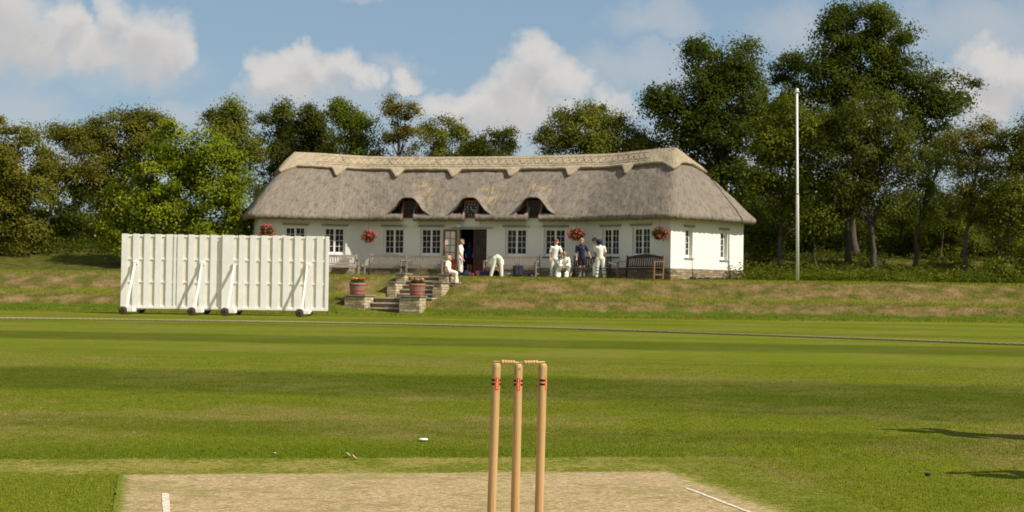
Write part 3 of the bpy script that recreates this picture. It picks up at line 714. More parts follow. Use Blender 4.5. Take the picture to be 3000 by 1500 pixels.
def barrel(px, Y, z, label, seed):
    g = np.random.default_rng(seed); p = at_y(px, 860, Y); t_ = empty('flower_barrel', (p.x, Y, z), .3*seed, label, 'planter', 'red hooped barrels on the stone piers')
    prof = [(.245, 0), (.262, .10), (.280, .22), (.292, .33), (.300, .435), (.275, .435), (.27, .36)]
    mb = MB(); mb.lathe(prof, 36, cap=False); mb.lathe([(.001, .365), (.272, .365)], 24, cap=False); mb.build('staves', m_barrel, t_, True)
    for z0, r0 in ((.025, .250), (.135, .270), (.345, .296)):
        mb = MB(); mb.lathe([(r0, z0-.0), (r0+.006, z0), (r0+.010, z0+.045), (r0+.004, z0+.045)], 36, cap=False); mb.build('hoop', m_hoop, t_, True)
    c = blob_cloud(1300, (0, 0, .48), (.28, .28, .12), g, .2); link('foliage', leaf_quads(c, .055, g=g), m_geran, t_)
    for nm, mt, n in (('orange_blossom', m_orange, 15), ('white_blossom', m_petalw, 5)):
        pts = []
        for k in range(n):
            a = g.random()*6.28; rr = .25*g.random()**.5; h = np.array((rr*math.cos(a), rr*math.sin(a), .56+.05*g.random()))
            pts.append(blob_cloud(26, h, (.045, .045, .035), g, .3))
        link(nm, leaf_quads(np.concatenate(pts), .035, g=g, aspect=.9), mt, t_)
barrel(1047, 51.75, .711, 'red hooped half barrel of orange flowers on the left pier', 1)
barrel(1222, 51.45, .711, 'red hooped half barrel of orange flowers on the right pier', 2)
def hanging(px, py, Y, label, seed, sx=1.0, flow=1.0):
    g = np.random.default_rng(seed+40); p = at_y(px, py, Y); t_ = empty('hanging_basket', p, 0, label, 'flower basket', 'hanging baskets under the eaves')
    mb = MB(); prof = [(.02, -.17)]+[(.19*math.sin(a), -.19*math.cos(a)+.02) for a in np.linspace(.25, 1.5, 7)]; mb.lathe(prof, 20); mb.build('bowl', simple('moss_liner', (.06, .05, .025), .9, .3, 30), t_, True)
    hgt = 3.83-p.z
    mb = MB()
    for k in range(3): a = k*2.094; mb.tube([(.18*math.cos(a), .18*math.sin(a), 0), (0, 0, min(.34, hgt))], .004, 5)
    mb.tube([(0, 0, min(.34, hgt)-.01), (0, 0, hgt+.02)], .005, 5); mb.build('chain', m_iron, t_)
    c = blob_cloud(2300, (0, 0, -.01), (.31*sx, .29, .255), g, .25); c += g.normal(size=c.shape)*.025
    link('foliage', leaf_quads(c, .055, g=g), m_geran, t_)
    pts = []
    for k in range(int(62*flow)):
        d = g.normal(size=3); d[2] += .25; d[1] -= .3; d /= np.linalg.norm(d)
        pts.append(blob_cloud(18, d*np.array((.345*sx, .32, .28))*(.9+.14*g.random()), (.035, .035, .028), g, .3))
    link('blossom', leaf_quads(np.concatenate(pts), .034, g=g, aspect=.9), m_pink, t_)
hanging(781, 677, 59.9, 'hanging basket of pink flowers just above the sight screen', 1)
hanging(1080, 692, 60.4, 'hanging basket of pink flowers between the second and third windows', 2)
hanging(1689, 687, 58.1, 'hanging basket of pink flowers above the players right of the door', 3, 1.05)
hanging(1932, 684, 55.5, 'hanging basket of pink flowers above the dark bench near the corner', 4, 1.0, .85)

# ---------------------------------------------------------------- thatched pavilion (local frame: x along the front, y back, z up from the terrace)
pav = empty('pavilion', (PX, PY, TZ), PA, 'long white cottage pavilion with a thatched roof, three eyebrow dormers and a clock', 'pavilion')
WL = 4.35; c30, s30 = math.cos(R(30)), math.sin(R(30)); DEP = 4.8
EL = (-5-WL*c30, -WL*s30); ER = (5+WL*c30, -WL*s30)
ELb = (EL[0]-DEP*s30, EL[1]+DEP*c30); ERb = (ER[0]+DEP*s30, ER[1]+DEP*c30)
kb = DEP*math.tan(R(15)); CLb = (-5-kb, DEP); CRb = (5+kb, DEP)
front = [EL, (-5, 0), (5, 0), ER]; back = [ERb, CRb, CLb, ELb]
ZP = .43; ZW = 2.62
def wall_param(seg, px, ref=700):   # distance along a wall segment for a pixel column
    (ax, ay), (bx, by) = seg; A = Vector(loc2w(ax, ay)); B = Vector(loc2w(bx, by)); d = ray(px, ref); k = d[0]/d[1]
    D = B-A; q = (k*A.y-A.x)/(D.x-k*D.y); return q*D.length
def build_wall(seg, openings, name='wall', zlow=ZP, ztop=ZW, th=.28, extra=None):
    """openings: (s0, s1, z0, z1) -> wall sheet outside and inside plus reveals, as one mesh; returns local matrix"""
    (ax, ay), (bx, by) = seg; L = math.hypot(bx-ax, by-ay); ang = math.atan2(by-ay, bx-ax)
    M = Matrix.Translation((ax, ay, 0)) @ Matrix.Rotation(ang, 4, 'Z')     # x along, -y outward, +y inside
    mb = MB(); uvl = mb.bm.loops.layers.uv.verify()
    S = sorted(set([0, L]+[o[0] for o in openings]+[o[1] for o in openings])); Zs = sorted(set([zlow, ztop]+[o[2] for o in openings]+[o[3] for o in openings]))
    def quad(P, uvs):
        f = mb.face([mb.bm.verts.new(M @ Vector(p)) for p in P])
        for l_, q in zip(f.loops, uvs): l_[uvl].uv = q
    for s0, s1 in zip(S, S[1:]):
        for z0, z1 in zip(Zs, Zs[1:]):
            cs, cz = (s0+s1)/2, (z0+z1)/2
            if any(o[0] < cs < o[1] and o[2] < cz < o[3] for o in openings): continue
            for y in (0, th): quad([(s0, y, z0), (s1, y, z0), (s1, y, z1), (s0, y, z1)], [(s0, z0), (s1, z0), (s1, z1), (s0, z1)])
    for (s0, s1, z0, z1) in openings:
        for (p, q) in (((s0, z0), (s0, z1)), ((s0, z1), (s1, z1)), ((s1, z1), (s1, z0)), ((s1, z0), (s0, z0))):
            quad([(p[0], 0, p[1]), (q[0], 0, q[1]), (q[0], th, q[1]), (p[0], th, p[1])], [(0, 0), (.3, 0), (.3, .3), (0, .3)])
    o = mb.build(name, m_wall, pav)
    return M
def window(M, s0, s1, z0, z1, cas=2, cols=2, rows=4, inset=.10, label=None, seed=0, sill=m_slate, frame=m_white, lintel=True):
    g = np.random.default_rng(seed+100); mb = MB(); W = s1-s0
    def b(a0, a1, b0, b1, y0, y1): mb.box(a0, a1, y0, y1, b0, b1, M)
    f = .045; y0 = inset; bot = .07
    b(s0+.002, s0+f, z0+.002, z1-.002, y0, y0+.07); b(s1-f, s1-.002, z0+.002, z1-.002, y0, y0+.07); b(s0+f, s1-f, z1-f, z1-.002, y0, y0+.07); b(s0+f, s1-f, z0+.002, z0+bot, y0-.012, y0+.07)
    cw = (W-2*f)/cas; pv = []; pr = []
    for c in range(cas):
        a = s0+f+c*cw; e = a+cw; st = .042; yy = y0+.012
        b(a, a+st, z0+bot, z1-f, yy, yy+.045); b(e-st, e, z0+bot, z1-f, yy, yy+.045); b(a+st, e-st, z1-f-st, z1-f, yy, yy+.045); b(a+st, e-st, z0+bot, z0+bot+st, yy, yy+.045)
        gx0, gx1, gz0, gz1 = a+st, e-st, z0+bot+st, z1-f-st; bw = .017
        for k in range(1, cols): x = gx0+(gx1-gx0)*k/cols; b(x-bw/2, x+bw/2, gz0, gz1, yy+.008, yy+.036)
        xsn = [gx0]+[gx0+(gx1-gx0)*k/cols for k in range(1, cols)]+[gx1]
        for k in range(1, rows):
            z = gz0+(gz1-gz0)*k/rows
            for x_a, x_b in zip(xsn, xsn[1:]): b(x_a+(bw/2 if x_a != gx0 else 0), x_b-(bw/2 if x_b != gx1 else 0), z-bw/2, z+bw/2, yy+.010, yy+.034)
        for i in range(cols):
            for k in range(rows):
                xa, xb = gx0+(gx1-gx0)*i/cols, gx0+(gx1-gx0)*(i+1)/cols; za, zb = gz0+(gz1-gz0)*k/rows, gz0+(gz1-gz0)*(k+1)/rows; tl = g.normal(size=4)*.0025
                pv += [M @ Vector((xa, yy+.022+tl[0], za)), M @ Vector((xb, yy+.022+tl[1], za)), M @ Vector((xb, yy+.022+tl[2], zb)), M @ Vector((xa, yy+.022+tl[3], zb))]; pr.append(g.random()**2.2)
    wn = mb.build('window', frame, pav)
    me = np_mesh('glass', np.array([tuple(v) for v in pv]), np.arange(len(pv)).reshape(-1, 4)); face_attr(me, 'rnd', pr); link('glass', me, m_glass, wn)
    if sill: mb = MB(); mb.box(s0-.05, s1+.05, -.045, .10, z0-.055, z0-.002, M); mb.build('sill', sill, wn, bevel=.006)
    if lintel: mb = MB(); mb.box(s0-.11, s1+.11, -.035, -.002, z1+.035, z1+.10, M); mb.box(s0-.13, s1+.13, -.06, -.0, z1+.102, z1+.125, M); mb.build('lintel', m_lead, wn, bevel=.004)
    if label: wn['label'] = label
    return wn
WZ0, WZ1 = .90, 2.075
segL = (EL, (-5, 0)); segC = ((-5, 0), (5, 0)); segR = ((5, 0), ER)
def ops(seg, pxs, hw): return [(wall_param(seg, p)-hw, wall_param(seg, p)+hw, WZ0, WZ1) for p in pxs]
oL = ops(segL, (866, 981), .46); oC = ops(segC, (1153.5, 1261.7, 1512.4, 1625.8), .475); oR = ops(segR, (1788, 1878), .455)
dc = 5.02; door_o = (dc-.63, dc+.63, .0, 2.03)
ML_ = build_wall(segL, oL); MR_ = build_wall(segR, oR)
MC_ = build_wall(segC, oC+[(door_o[0], door_o[1], ZP, 2.03)])
segE = (ER, ERb); oE = [(wall_param(segE, 2018.5)-.235, wall_param(segE, 2018.5)+.235, .87, 2.04), (wall_param(segE, 2121)-.235, wall_param(segE, 2121)+.235, .84, 2.01)]
ME_ = build_wall(segE, oE)
build_wall((ERb, CRb), [(1.5, 2.4, .9, 2.0)]); build_wall((CRb, CLb), [(3.0, 4.0, .9, 2.0), (9.0, 10.0, .9, 2.0)]); build_wall((CLb, ELb), [(1.5, 2.4, .9, 2.0)]); build_wall((ELb, EL), [])
for i, o_ in enumerate(oL): window(ML_, *o_, seed=i)
for i, o_ in enumerate(oC): window(MC_, *o_, seed=10+i)
for i, o_ in enumerate(oR): window(MR_, *o_, seed=20+i)
for i, o_ in enumerate(oE): window(ME_, *o_, cas=1, cols=2, seed=30+i, sill=m_lead, inset=.13)
# plinth of rubble stone, slightly proud
for (a_, b_) in (segL, ((-5, 0), (dc-.65-5, 0)), ((dc+.65-5, 0), (5, 0)), segR, segE, (ERb, CRb), (CRb, CLb), (CLb, ELb), (ELb, EL)):
    L = math.hypot(b_[0]-a_[0], b_[1]-a_[1]); M = Matrix.Translation((*a_, 0)) @ Matrix.Rotation(math.atan2(b_[1]-a_[1], b_[0]-a_[0]), 4, 'Z')
    mb = MB(); uvbox(mb, -.012, L+.012, -.035, .26, -.35, ZP, Matrix()); bmesh.ops.transform(mb.bm, matrix=M, verts=mb.bm.verts); mb.build('plinth', m_plinth, pav)
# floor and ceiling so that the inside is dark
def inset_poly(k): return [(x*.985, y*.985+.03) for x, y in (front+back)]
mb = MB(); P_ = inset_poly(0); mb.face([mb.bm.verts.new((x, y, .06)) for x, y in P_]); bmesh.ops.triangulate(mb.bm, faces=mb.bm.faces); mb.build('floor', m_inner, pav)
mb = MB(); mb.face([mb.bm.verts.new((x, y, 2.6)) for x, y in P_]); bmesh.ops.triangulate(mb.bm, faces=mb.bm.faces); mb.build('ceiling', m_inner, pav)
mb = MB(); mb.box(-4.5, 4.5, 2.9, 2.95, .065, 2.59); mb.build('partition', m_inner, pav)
# double door
def door_leaf(M, w_, h_, mat, gm, label, seed, rows=4, solid=.62):
    g = np.random.default_rng(seed); mb = MB(); st = .085; y0, y1 = 0, .045
    B = lambda a0, a1, b0, b1, ya=y0, yb=y1: mb.box(a0, a1, ya, yb, b0, b1, M)
    B(0, st, 0, h_); B(w_-st, w_, 0, h_); B(st, w_-st, h_-st, h_); B(st, w_-st, 0, .16); B(st, w_-st, solid, solid+.10); B(st, w_-st, .16, solid, .012, .033)
    gx0, gx1, gz0, gz1 = st, w_-st, solid+.10, h_-st; x = (gx0+gx1)/2; B(x-.012, x+.012, gz0, gz1, .008, .037)
    for k in range(1, rows):
        z = gz0+(gz1-gz0)*k/rows; B(gx0, x-.012, z-.012, z+.012, .009, .036); B(x+.012, gx1, z-.012, z+.012, .009, .036)
    d = mb.build('door', mat, pav); d['label'] = label
    V = []
    for i in range(2):
        for k in range(rows):
            xa = gx0+(gx1-gx0)*i/2; xb = gx0+(gx1-gx0)*(i+1)/2; za = gz0+(gz1-gz0)*k/rows; zb = gz0+(gz1-gz0)*(k+1)/rows
            V += [M @ Vector(q) for q in ((xa, .022, za), (xb, .022, za), (xb, .022, zb), (xa, .022, zb))]
    me = np_mesh('glass', np.array([tuple(v) for v in V]), np.arange(len(V)).reshape(-1, 4)); face_attr(me, 'rnd', g.random(len(V)//4)); link('glass', me, gm, d)
    mb = MB(); mb.beam(M @ Vector((w_-.04, -.04, .98)), M @ Vector((w_-.15, -.04, .98)), .018, .018); mb.beam(M @ Vector((w_-.04, .0, .98)), M @ Vector((w_-.04, -.045, .98)), .018, .018); mb.build('handle', m_iron, d)
T3 = lambda x, y, z: Matrix.Translation((x, y, z))
xl = dc-.63-5; xr = dc+.63-5
door_leaf(T3(xl-.015, -.075, .03) @ Matrix.Rotation(R(180+6), 4, 'Z'), .60, 1.98, m_mahog, m_glassreflect, 'reddish door leaf folded open against the wall', 1)
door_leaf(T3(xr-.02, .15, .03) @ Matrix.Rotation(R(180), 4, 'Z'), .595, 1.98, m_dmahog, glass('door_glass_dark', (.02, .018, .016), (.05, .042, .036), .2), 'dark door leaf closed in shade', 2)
mb = MB(); mb.box(xl+.001, xl+.04, .10, .25, .03, 2.03); mb.box(xr-.04, xr-.001, .20, .27, .03, 2.03); mb.box(xl-.25, xr+.25, -.06, -.002, 2.06, 2.10); mb.build('door_frame', m_lead, pav)
mb = MB(); mb.box(xl-.1, xr+.1, -.32, .25, -.12, .028); mb.build('threshold', m_step, pav, bevel=.01)
mb = MB(); mb.box(-.62, -.45, -.16, -.02, 2.10, 2.19); mb.build('door_light', m_white, pav, bevel=.02)

# --- roof as rings between a bent ridge and rounded eaves
OV = .50
def offs(p, q, d):  # outward offset of edge p->q (outside is to the right when walking)
    dx, dy = q[0]-p[0], q[1]-p[1]; L = math.hypot(dx, dy); return (dy/L*d, -dx/L*d)
poly = front+back
def offset_poly(poly, d):
    out = []; n = len(poly)
    for i in range(n):
        p0, p1, p2 = poly[i-1], poly[i], poly[(i+1) % n]; o1 = offs(p0, p1, d); o2 = offs(p1, p2, d)
        d1 = (p1[0]-p0[0], p1[1]-p0[1]); d2 = (p2[0]-p1[0], p2[1]-p1[1]); a = (p0[0]+o1[0], p0[1]+o1[1]); b_ = (p1[0]+o2[0], p1[1]+o2[1])
        cr = d1[0]*d2[1]-d1[1]*d2[0]
        if abs(cr) < 1e-9: out.append((p1[0]+o1[0], p1[1]+o1[1])); continue
        tt = ((b_[0]-a[0])*d2[1]-(b_[1]-a[1])*d2[0])/cr; out.append((a[0]+d1[0]*tt, a[1]+d1[1]*tt))
    return out
EP = offset_poly(poly, OV)
hb = DEP/2; km = hb*math.tan(R(15)); RT = 3.22
RLm, RRm = (-5-km, hb), (5+km, hb)
REl = (RLm[0]-RT*c30, RLm[1]-RT*s30); REr = (RRm[0]+RT*c30, RRm[1]-RT*s30)
ring_r = [REl, RLm, RRm, REr, REr, RRm, RLm, REl]      # ridge point belonging to each eave corner
dormers = (-2.73, 0.0, 2.73); DW = .30
eav, rid = [], []
for i in range(8):
    p, q = EP[i], EP[(i+1) % 8]; r0, r1 = ring_r[i], ring_r[(i+1) % 8]; L = math.hypot(q[0]-p[0], q[1]-p[1])
    if i == 1:   # centre front: exact columns at the dormer cheeks
        X0, X1 = p[0], q[0]; cuts = [X0]+sum([[d-DW, d+DW] for d in dormers], [])+[X1]; xs_ = []
        for a, b_ in zip(cuts, cuts[1:]): n = max(2, int((b_-a)/.07)); xs_ += list(np.linspace(a, b_, n, endpoint=False))
        fr_ = [(x-X0)/(X1-X0) for x in xs_]
    else: fr_ = list(np.arange(0, 1, 1/int(L/.07)))
    for f_ in fr_: eav.append((p[0]+(q[0]-p[0])*f_, p[1]+(q[1]-p[1])*f_)); rid.append((r0[0]+(r1[0]-r0[0])*f_, r0[1]+(r1[1]-r0[1])*f_))
eav = np.array(eav); rid = np.array(rid); NL = len(eav)
def smooth_loop(A, k, protect=None):
    B = A.copy()
    for _ in range(k): B = .25*np.roll(B, 1, 0)+.5*B+.25*np.roll(B, -1, 0)
    if protect is not None: B[protect] = A[protect]
    return B
inner = (np.abs(eav[:, 0]) < 3.6) & (eav[:, 1] < 0)
eav = smooth_loop(eav, 60, inner); rid = smooth_loop(rid, 25, inner)
eav_len = np.concatenate([[0], np.cumsum(np.linalg.norm(np.roll(eav, -1, 0)-eav, axis=1))])[:-1]
ZE, ZR0 = 2.56, 5.20
ridge_z = ZR0+.13*np.clip(np.abs(rid[:, 0])/7.5, 0, 1)**2
def n2(a, b_, s_): return np.sin(a*3.1*s_+1.7*np.sin(b_*2.3*s_))*np.sin(b_*4.7*s_+1.3*np.sin(a*1.9*s_))
def roof_pt(i, tt, lift=0.0):
    """i: loop indices (n,), tt: (n,) -> (n,3); lift = thickness added square to the slope"""
    xy = rid[i]*(1-tt)[:, None]+eav[i]*tt[:, None]
    z = ridge_z[i]*(1-tt)+ZE*tt+.13*np.sin(np.pi*np.clip(tt, 0, 1))
    ex = eav[i]-rid[i]; nrm = np.linalg.norm(ex, axis=1); hx = ex/nrm[:, None]; sl_ = (ridge_z[i]-ZE)/nrm; cs = 1/np.sqrt(1+sl_**2)
    wob = .018*n2(eav_len[i], tt*4, 1)+.010*n2(eav_len[i], tt*4, 3.3)+.006*n2(eav_len[i]+5, tt*4, 9)
    h = lift+wob*np.minimum(1, tt*8)
    return np.concatenate([xy+hx*(h*sl_*cs)[:, None], (z+h*cs)[:, None]], 1)
T_ = np.concatenate([np.linspace(0, .94, 48), [.965, .985, 1.0]]); nT = len(T_)
idx = np.arange(NL)
rows = [roof_pt(idx, np.full(NL, q)) for q in T_]
e2 = np.array(eav); cdir = (rid-eav)/np.linalg.norm(rid-eav, axis=1)[:, None]
jit = (.012*n2(eav_len, eav_len*.3, 4)+.008*np.sin(eav_len*23))
def extra(inw, z): return np.concatenate([eav+cdir*(inw+jit)[:, None] if not np.isscalar(inw) else eav+cdir*(inw+jit[:, None]*.6), (np.full(NL, z)+jit)[:, None]], 1)
rows += [extra(-.035, ZE-.06), extra(-.03, ZE-.13), extra(.01, ZE-.19), extra(.08, ZE-.222), extra(.30, ZE-.13), extra(.62, ZE+.16)]
P_ = np.stack(rows, 1)       # (NL, nv, 3)
vlen = np.concatenate([T_*4.0, 4.0+np.array([.06, .13, .19, .26, .5, .9])])
UVs = np.stack([np.repeat(eav_len[:, None], P_.shape[1], 1), np.repeat(vlen[None], NL, 0)], -1)
keep = np.ones((NL, P_.shape[1]-1), bool)
cxs = (eav[:, 0]+np.roll(eav, -1, 0)[:, 0])/2; frontm = (eav[:, 1] < 0) & (np.abs(eav[:, 0]) < 4.8)
tcut = .80; jc = int(np.argmin(np.abs(T_-tcut)))
cheeks = []
for d in dormers:
    m_ = frontm & (np.abs(cxs-d) < DW-.001); keep[m_, jc:] = False
    zc_j = (P_[:, :-1, 2]+P_[:, 1:, 2])/2; zz_ = np.clip(zc_j-2.73, .02, .599); wj = .56*np.maximum(np.log(.6/zz_), 0)**(1/3.5)-.05
    cut = frontm[:, None] & (np.abs(cxs-d)[:, None] < np.minimum(wj, .76)) & (zc_j > 2.64) & (zc_j < 3.30) & (np.arange(P_.shape[1]-1) < nT-1)[None]
    keep &= ~cut
    ii_ = np.where(m_)[0]; cheeks.append((ii_[0], ii_[-1]+1))
me = grid_mesh('thatch', P_, UVs, keep, True, True)
nf = len(me.polygons); cen_ = np.empty(nf*3, 'f'); me.polygons.foreach_get('center', cen_); cen_ = cen_.reshape(-1, 3)
gold = np.zeros(nf)
for (gx, gz_, rx, rz_) in ((-2.25, 3.55, .55, .35), (.75, 3.50, .40, .42), (.35, 3.75, .35, .2), (3.05, 3.65, .35, .30), (-2.55, 3.95, .5, .18), (2.6, 3.85, .5, .16)):
    gold = np.maximum(gold, np.clip(1.5-((cen_[:, 0]-gx)/rx)**2-((cen_[:, 2]-gz_)/rz_)**2, 0, 1)*(cen_[:, 1] < 2))
face_attr(me, 'gold', gold)
roof = link('roof', me, m_thatch, pav)
# rounded cheeks where the eaves stop beside each dormer window
for a, b_ in cheeks:
    for col_i, sgn in ((a, 1), (b_, -1)):
        mb = MB(); uvl = mb.bm.loops.layers.uv.verify()
        outer = [Vector(P_[col_i, j]) for j in range(jc, P_.shape[1]-1)]; cx_, cy_ = 0, 0
        low_ = Vector((outer[0].x, outer[0].y, outer[0].z-.27))
        ring = outer+[Vector((outer[-1].x, outer[0].y, ZE+.05))]
        c_ = sum(ring, Vector())/len(ring); lay = [ring]
        for k in (1, 2, 3):
            q = k/3; f_ = 1-.55*q**2; lay.append([c_+(p-c_)*f_+Vector((sgn*.075*math.sin(q*math.pi/2), 0, 0)) for p in ring])
        V = [[mb.bm.verts.new(p) for p in l_] for l_ in lay]; n = len(ring)
        for l0, l1 in zip(V, V[1:]):
            for k in range(n): mb.face([l0[k], l0[(k+1) % n], l1[(k+1) % n], l1[k]])
        mb.face(V[-1])
        for f in mb.bm.faces:
            for l_ in f.loops: l_[uvl].uv = (l_.vert.co.x+l_.vert.co.y, l_.vert.co.z)
        mb.build('eaves_end', m_thatch, roof, True)
# eyebrow hoods
def eyebrow(d, seed):
    yf = -.40; nx, ny = 61, 26; xs_ = np.linspace(-1.02, 1.02, nx); ys_ = np.linspace(0, 1, ny)
    slope = (ZR0-ZE)/(hb+OV)
    bell = .60*np.exp(-np.abs(xs_/.56)**3.5)+.05*np.exp(-np.abs(xs_/.95)**6)-.10*sstep(np.abs(xs_), .75, 1.02)
    def main_z(y): q = np.clip((y+OV)/(hb+OV), 0, 1); return ZE+(ZR0-ZE)*q+.13*np.sin(np.pi*q)
    top = np.zeros((nx, ny, 3)); bot = np.zeros((nx, ny, 3))
    for i, x in enumerate(xs_):
        zf = main_z(yf)+bell[i]+.06
        k = .34; ye = yf
        for _ in range(60):
            if zf+k*(ye-yf) <= main_z(ye)+.0: break
            ye += .03
        ye = max(ye, yf+.10)+.05
        for j, q in enumerate(ys_):
            y = yf+(ye-yf)*q; zt_ = zf+k*(y-yf)-.02*q
            blend = sstep(q, .55, 1.0); zt_ = zt_*(1-blend)+(main_z(y)-.015)*blend if q > .55 else zt_
            wob = .008*math.sin(x*19+y*7)+.006*math.sin(x*43+seed)
            top[i, j] = (d+x*(1+.06*q), y-.05*math.exp(-(x/.4)**2)*(1-q), zt_+wob)
            bot[i, j] = (d+x, y-.03*(1-q), zt_-.065-.02*q)
    rim = np.zeros((nx, 6, 3))
    for j in range(6):
        a = j/5*math.pi; tm = (top[:, 0]+bot[:, 0])/2; hh = (top[:, 0]-bot[:, 0])/2
        rim[:, j] = tm+hh*math.cos(a); rim[:, j, 1] -= .055*math.sin(a)
    G = np.concatenate([bot[:, ::-1], rim[:, ::-1][:, 1:-1], top], 1)
    uv = np.stack([G[..., 0], G[..., 1]*1.0+G[..., 2]], -1)
    me = grid_mesh('eyebrow', G, uv); nf = len(me.polygons); cc = np.empty(nf*3, 'f'); me.polygons.foreach_get('center', cc); cc = cc.reshape(-1, 3)
    gl = np.clip(1.3-((cc[:, 0]-d-.30)/.45)**2-((cc[:, 2]-3.42)/.16)**2, 0, 1)*.0; face_attr(me, 'gold', gl)
    link('eyebrow_hood', me, m_thatch, roof)
for k, d in enumerate(dormers): eyebrow(d, k)
# dormer fronts: white panel under, mahogany window (or the clock) above
for k, d in enumerate(dormers):
    mb = MB(); mb.box(d-.36, d+.36, -.055, -.003, 2.14, 2.50); mb.build('dormer_panel', m_wall, pav)
    z0, z1 = 2.50, 3.24; M = T3(d, -.12, 0)
    if k != 1:
        wn = window(M, -.27, .27, z0, z1, cas=1, cols=2, rows=2, inset=.0, seed=50+k, sill=None, frame=m_dmahog, lintel=False)
        wn.name = 'dormer_window'; wn['label'] = 'small dark red framed dormer window'
        
        for xa_, xb_ in ((-.33, -.272), (.272, .33)): MB().box(xa_, xb_, .0, .09, z0, z1, M).build('surround', m_mahog, wn)
    else:
        mb = MB()
        mb.box(-.33, -.25, 0, .08, z0, z1, M); mb.box(.25, .33, 0, .08, z0, z1, M); mb.box(-.25, .25, 0, .08, z1-.10, z1, M); mb.box(-.25, .25, 0, .08, z0, z0+.06, M)
        ck = mb.build('clock', m_mahog, pav); ck['label'] = 'square dark clock with pale hour marks and white hands in the middle dormer'
        zc_ = (z0+.06+z1-.10)/2; hh = (z1-z0-.16)/2
        mb = MB(); mb.box(-.25, .25, .03, .05, zc_-hh, zc_+hh, M); mb.build('clock_face', simple('clock_face', (.035, .04, .045), .4, .1, 9), ck)
        mb = MB()
        for h in range(12):
            a = h/12*2*math.pi; s_, c_ = math.sin(a), math.cos(a); e = 1/max(abs(s_)/.205, abs(c_)/(hh-.04)); i_ = e-.055
            mb.beam(M @ Vector((s_*i_, .027, zc_+c_*i_)), M @ Vector((s_*e, .027, zc_+c_*e)), .022, .005, (0, 1, 0))
        mb.build('hour_mark', m_white, ck)
        mb = MB()
        for a, ln, wd in ((R(-22), .14, .022), (R(123), .22, .015)): mb.beam(M @ Vector((0, .022, zc_)), M @ Vector((math.sin(a)*ln, .022, zc_+math.cos(a)*ln)), wd, .004, (0, 1, 0))
        mb.build('clock_hand', m_white, ck)
    mb = MB(); mb.box(d-.92, d+.92, .03, .05, 2.56, 2.80); mb.box(d-.62, d+.62, .03, .05, 2.80, 3.02); mb.box(d-.42, d+.42, .03, .05, 3.02, 3.20); mb.build('dormer_shade_back', m_inner, pav)  # dark sheet added so the hollow under the hood looks shaded
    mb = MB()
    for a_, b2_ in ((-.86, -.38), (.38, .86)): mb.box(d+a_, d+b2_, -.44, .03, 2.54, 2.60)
    mb.build('dormer_shade_floor', m_inner, pav)  # dark floor added under the hood to deepen its shade

# ornamental ridge: a second thick layer with cut points
mid_t = .27
Pm = roof_pt(idx, np.full(NL, mid_t)); dl = np.linalg.norm(np.roll(Pm, -1, 0)-Pm, axis=1); cum = np.concatenate([[0], np.cumsum(dl)])[:-1]
def arc_of(x, y):  # arc position of a point on the loop
    return cum[np.argmin((Pm[:, 0]-x)**2+(Pm[:, 1]-y)**2)]
tc = np.full(NL, .262); totl = cum[-1]+dl[-1]
zero = arc_of(0, Pm[frontm, 1].mean())
corner = [np.argmin((eav[:, 0]-EP[k][0])**2+(eav[:, 1]-EP[k][1])**2) for k in (0, 3, 4, 7)]
points = [zero+q for q in (-6.62, -3.97, -1.33, 1.33, 3.97, 6.62)]+[cum[c_] for c_ in corner]
zb_ = arc_of(0, Pm[(eav[:, 1] > 3), 1].mean()); points += [zb_+q for q in (-6.6, -4, -1.35, 1.35, 4, 6.6)]
for k, s_ in enumerate(points):
    dd = np.abs((cum-s_+totl/2) % totl-totl/2); tc = np.maximum(tc, .262+np.clip(1-dd/(.31 if not 6 <= k < 10 else .50), 0, 1)*(.155 if not 6 <= k < 10 else .12))
fr2 = np.linspace(0, 1, 16); LIFT = .15
lay = [roof_pt(idx, tc*q, LIFT+.012*(q < .05)) for q in fr2]
lay += [roof_pt(idx, tc+.004, LIFT-.035), roof_pt(idx, tc-.004, .03), roof_pt(idx, tc-.012, -.02)]
G = np.stack(lay, 1); uv = np.stack([np.repeat(eav_len[:, None]*.9, G.shape[1], 1), np.stack([tc*q*4 for q in fr2]+[tc*4+.05, tc*4+.12, tc*4+.15], 1)], -1)
me = grid_mesh('ridge_cap', G, uv, None, True, True); me.attributes.new('gold', 'FLOAT', 'FACE')
rc = link('ridge_cap', me, m_ridge, pav); rc['label'] = 'straw coloured block ridge with cut points'
# hazel rods laid on the ridge: two long lines and a criss-cross between them
def on_cap(s_, tv, lift=LIFT+.004):
    i = np.searchsorted(cum, s_ % totl)-1; q = (s_ % totl-cum[i])/dl[i]; ia = np.array([i % NL]); ib = np.array([(i+1) % NL]); tt = np.array([tv])
    return Vector(roof_pt(ia, tt, lift)[0]*(1-q)+roof_pt(ib, tt, lift)[0]*q)
class Pale:
    def tube(s, *a, **k): mb.mi = 1; mb.tube(*a, **k); mb.mi = 0
mb = MB(); mp = Pale(); S0, S1 = 7.7, 7.7
for base_ in (zero, zb_):
    for tv in (.050, .178, .215):
        mb.tube([on_cap(base_-S0+k*.16, tv) for k in range(int(2*S0/.16)+1)], .010, 5)
    k = 0; s_ = -S0+.1
    while s_ < S0-.3:
        bright_ = s_ < -1.2 and (k % 7) not in (3,)
        (mp if bright_ and base_ == zero else mb).tube([on_cap(base_+s_+(.24*q/4), .172-.115*q/4, LIFT+.010) for q in range(5)], .010 if bright_ else .009, 5)
        (mb if not bright_ else mb).tube([on_cap(base_+s_+(.24*q/4)+.02, .058+.114*q/4, LIFT+.006) for q in range(5)], .0085 if not bright_ else .004, 5)
        s_ += .31; k += 1
    for q in points[:6]:
        if base_ != zero: continue
        for off_ in (-.10, .0, .10): mp.tube([on_cap(q+off_-.07, .30), on_cap(q+off_+.05, .235)], .006, 4)
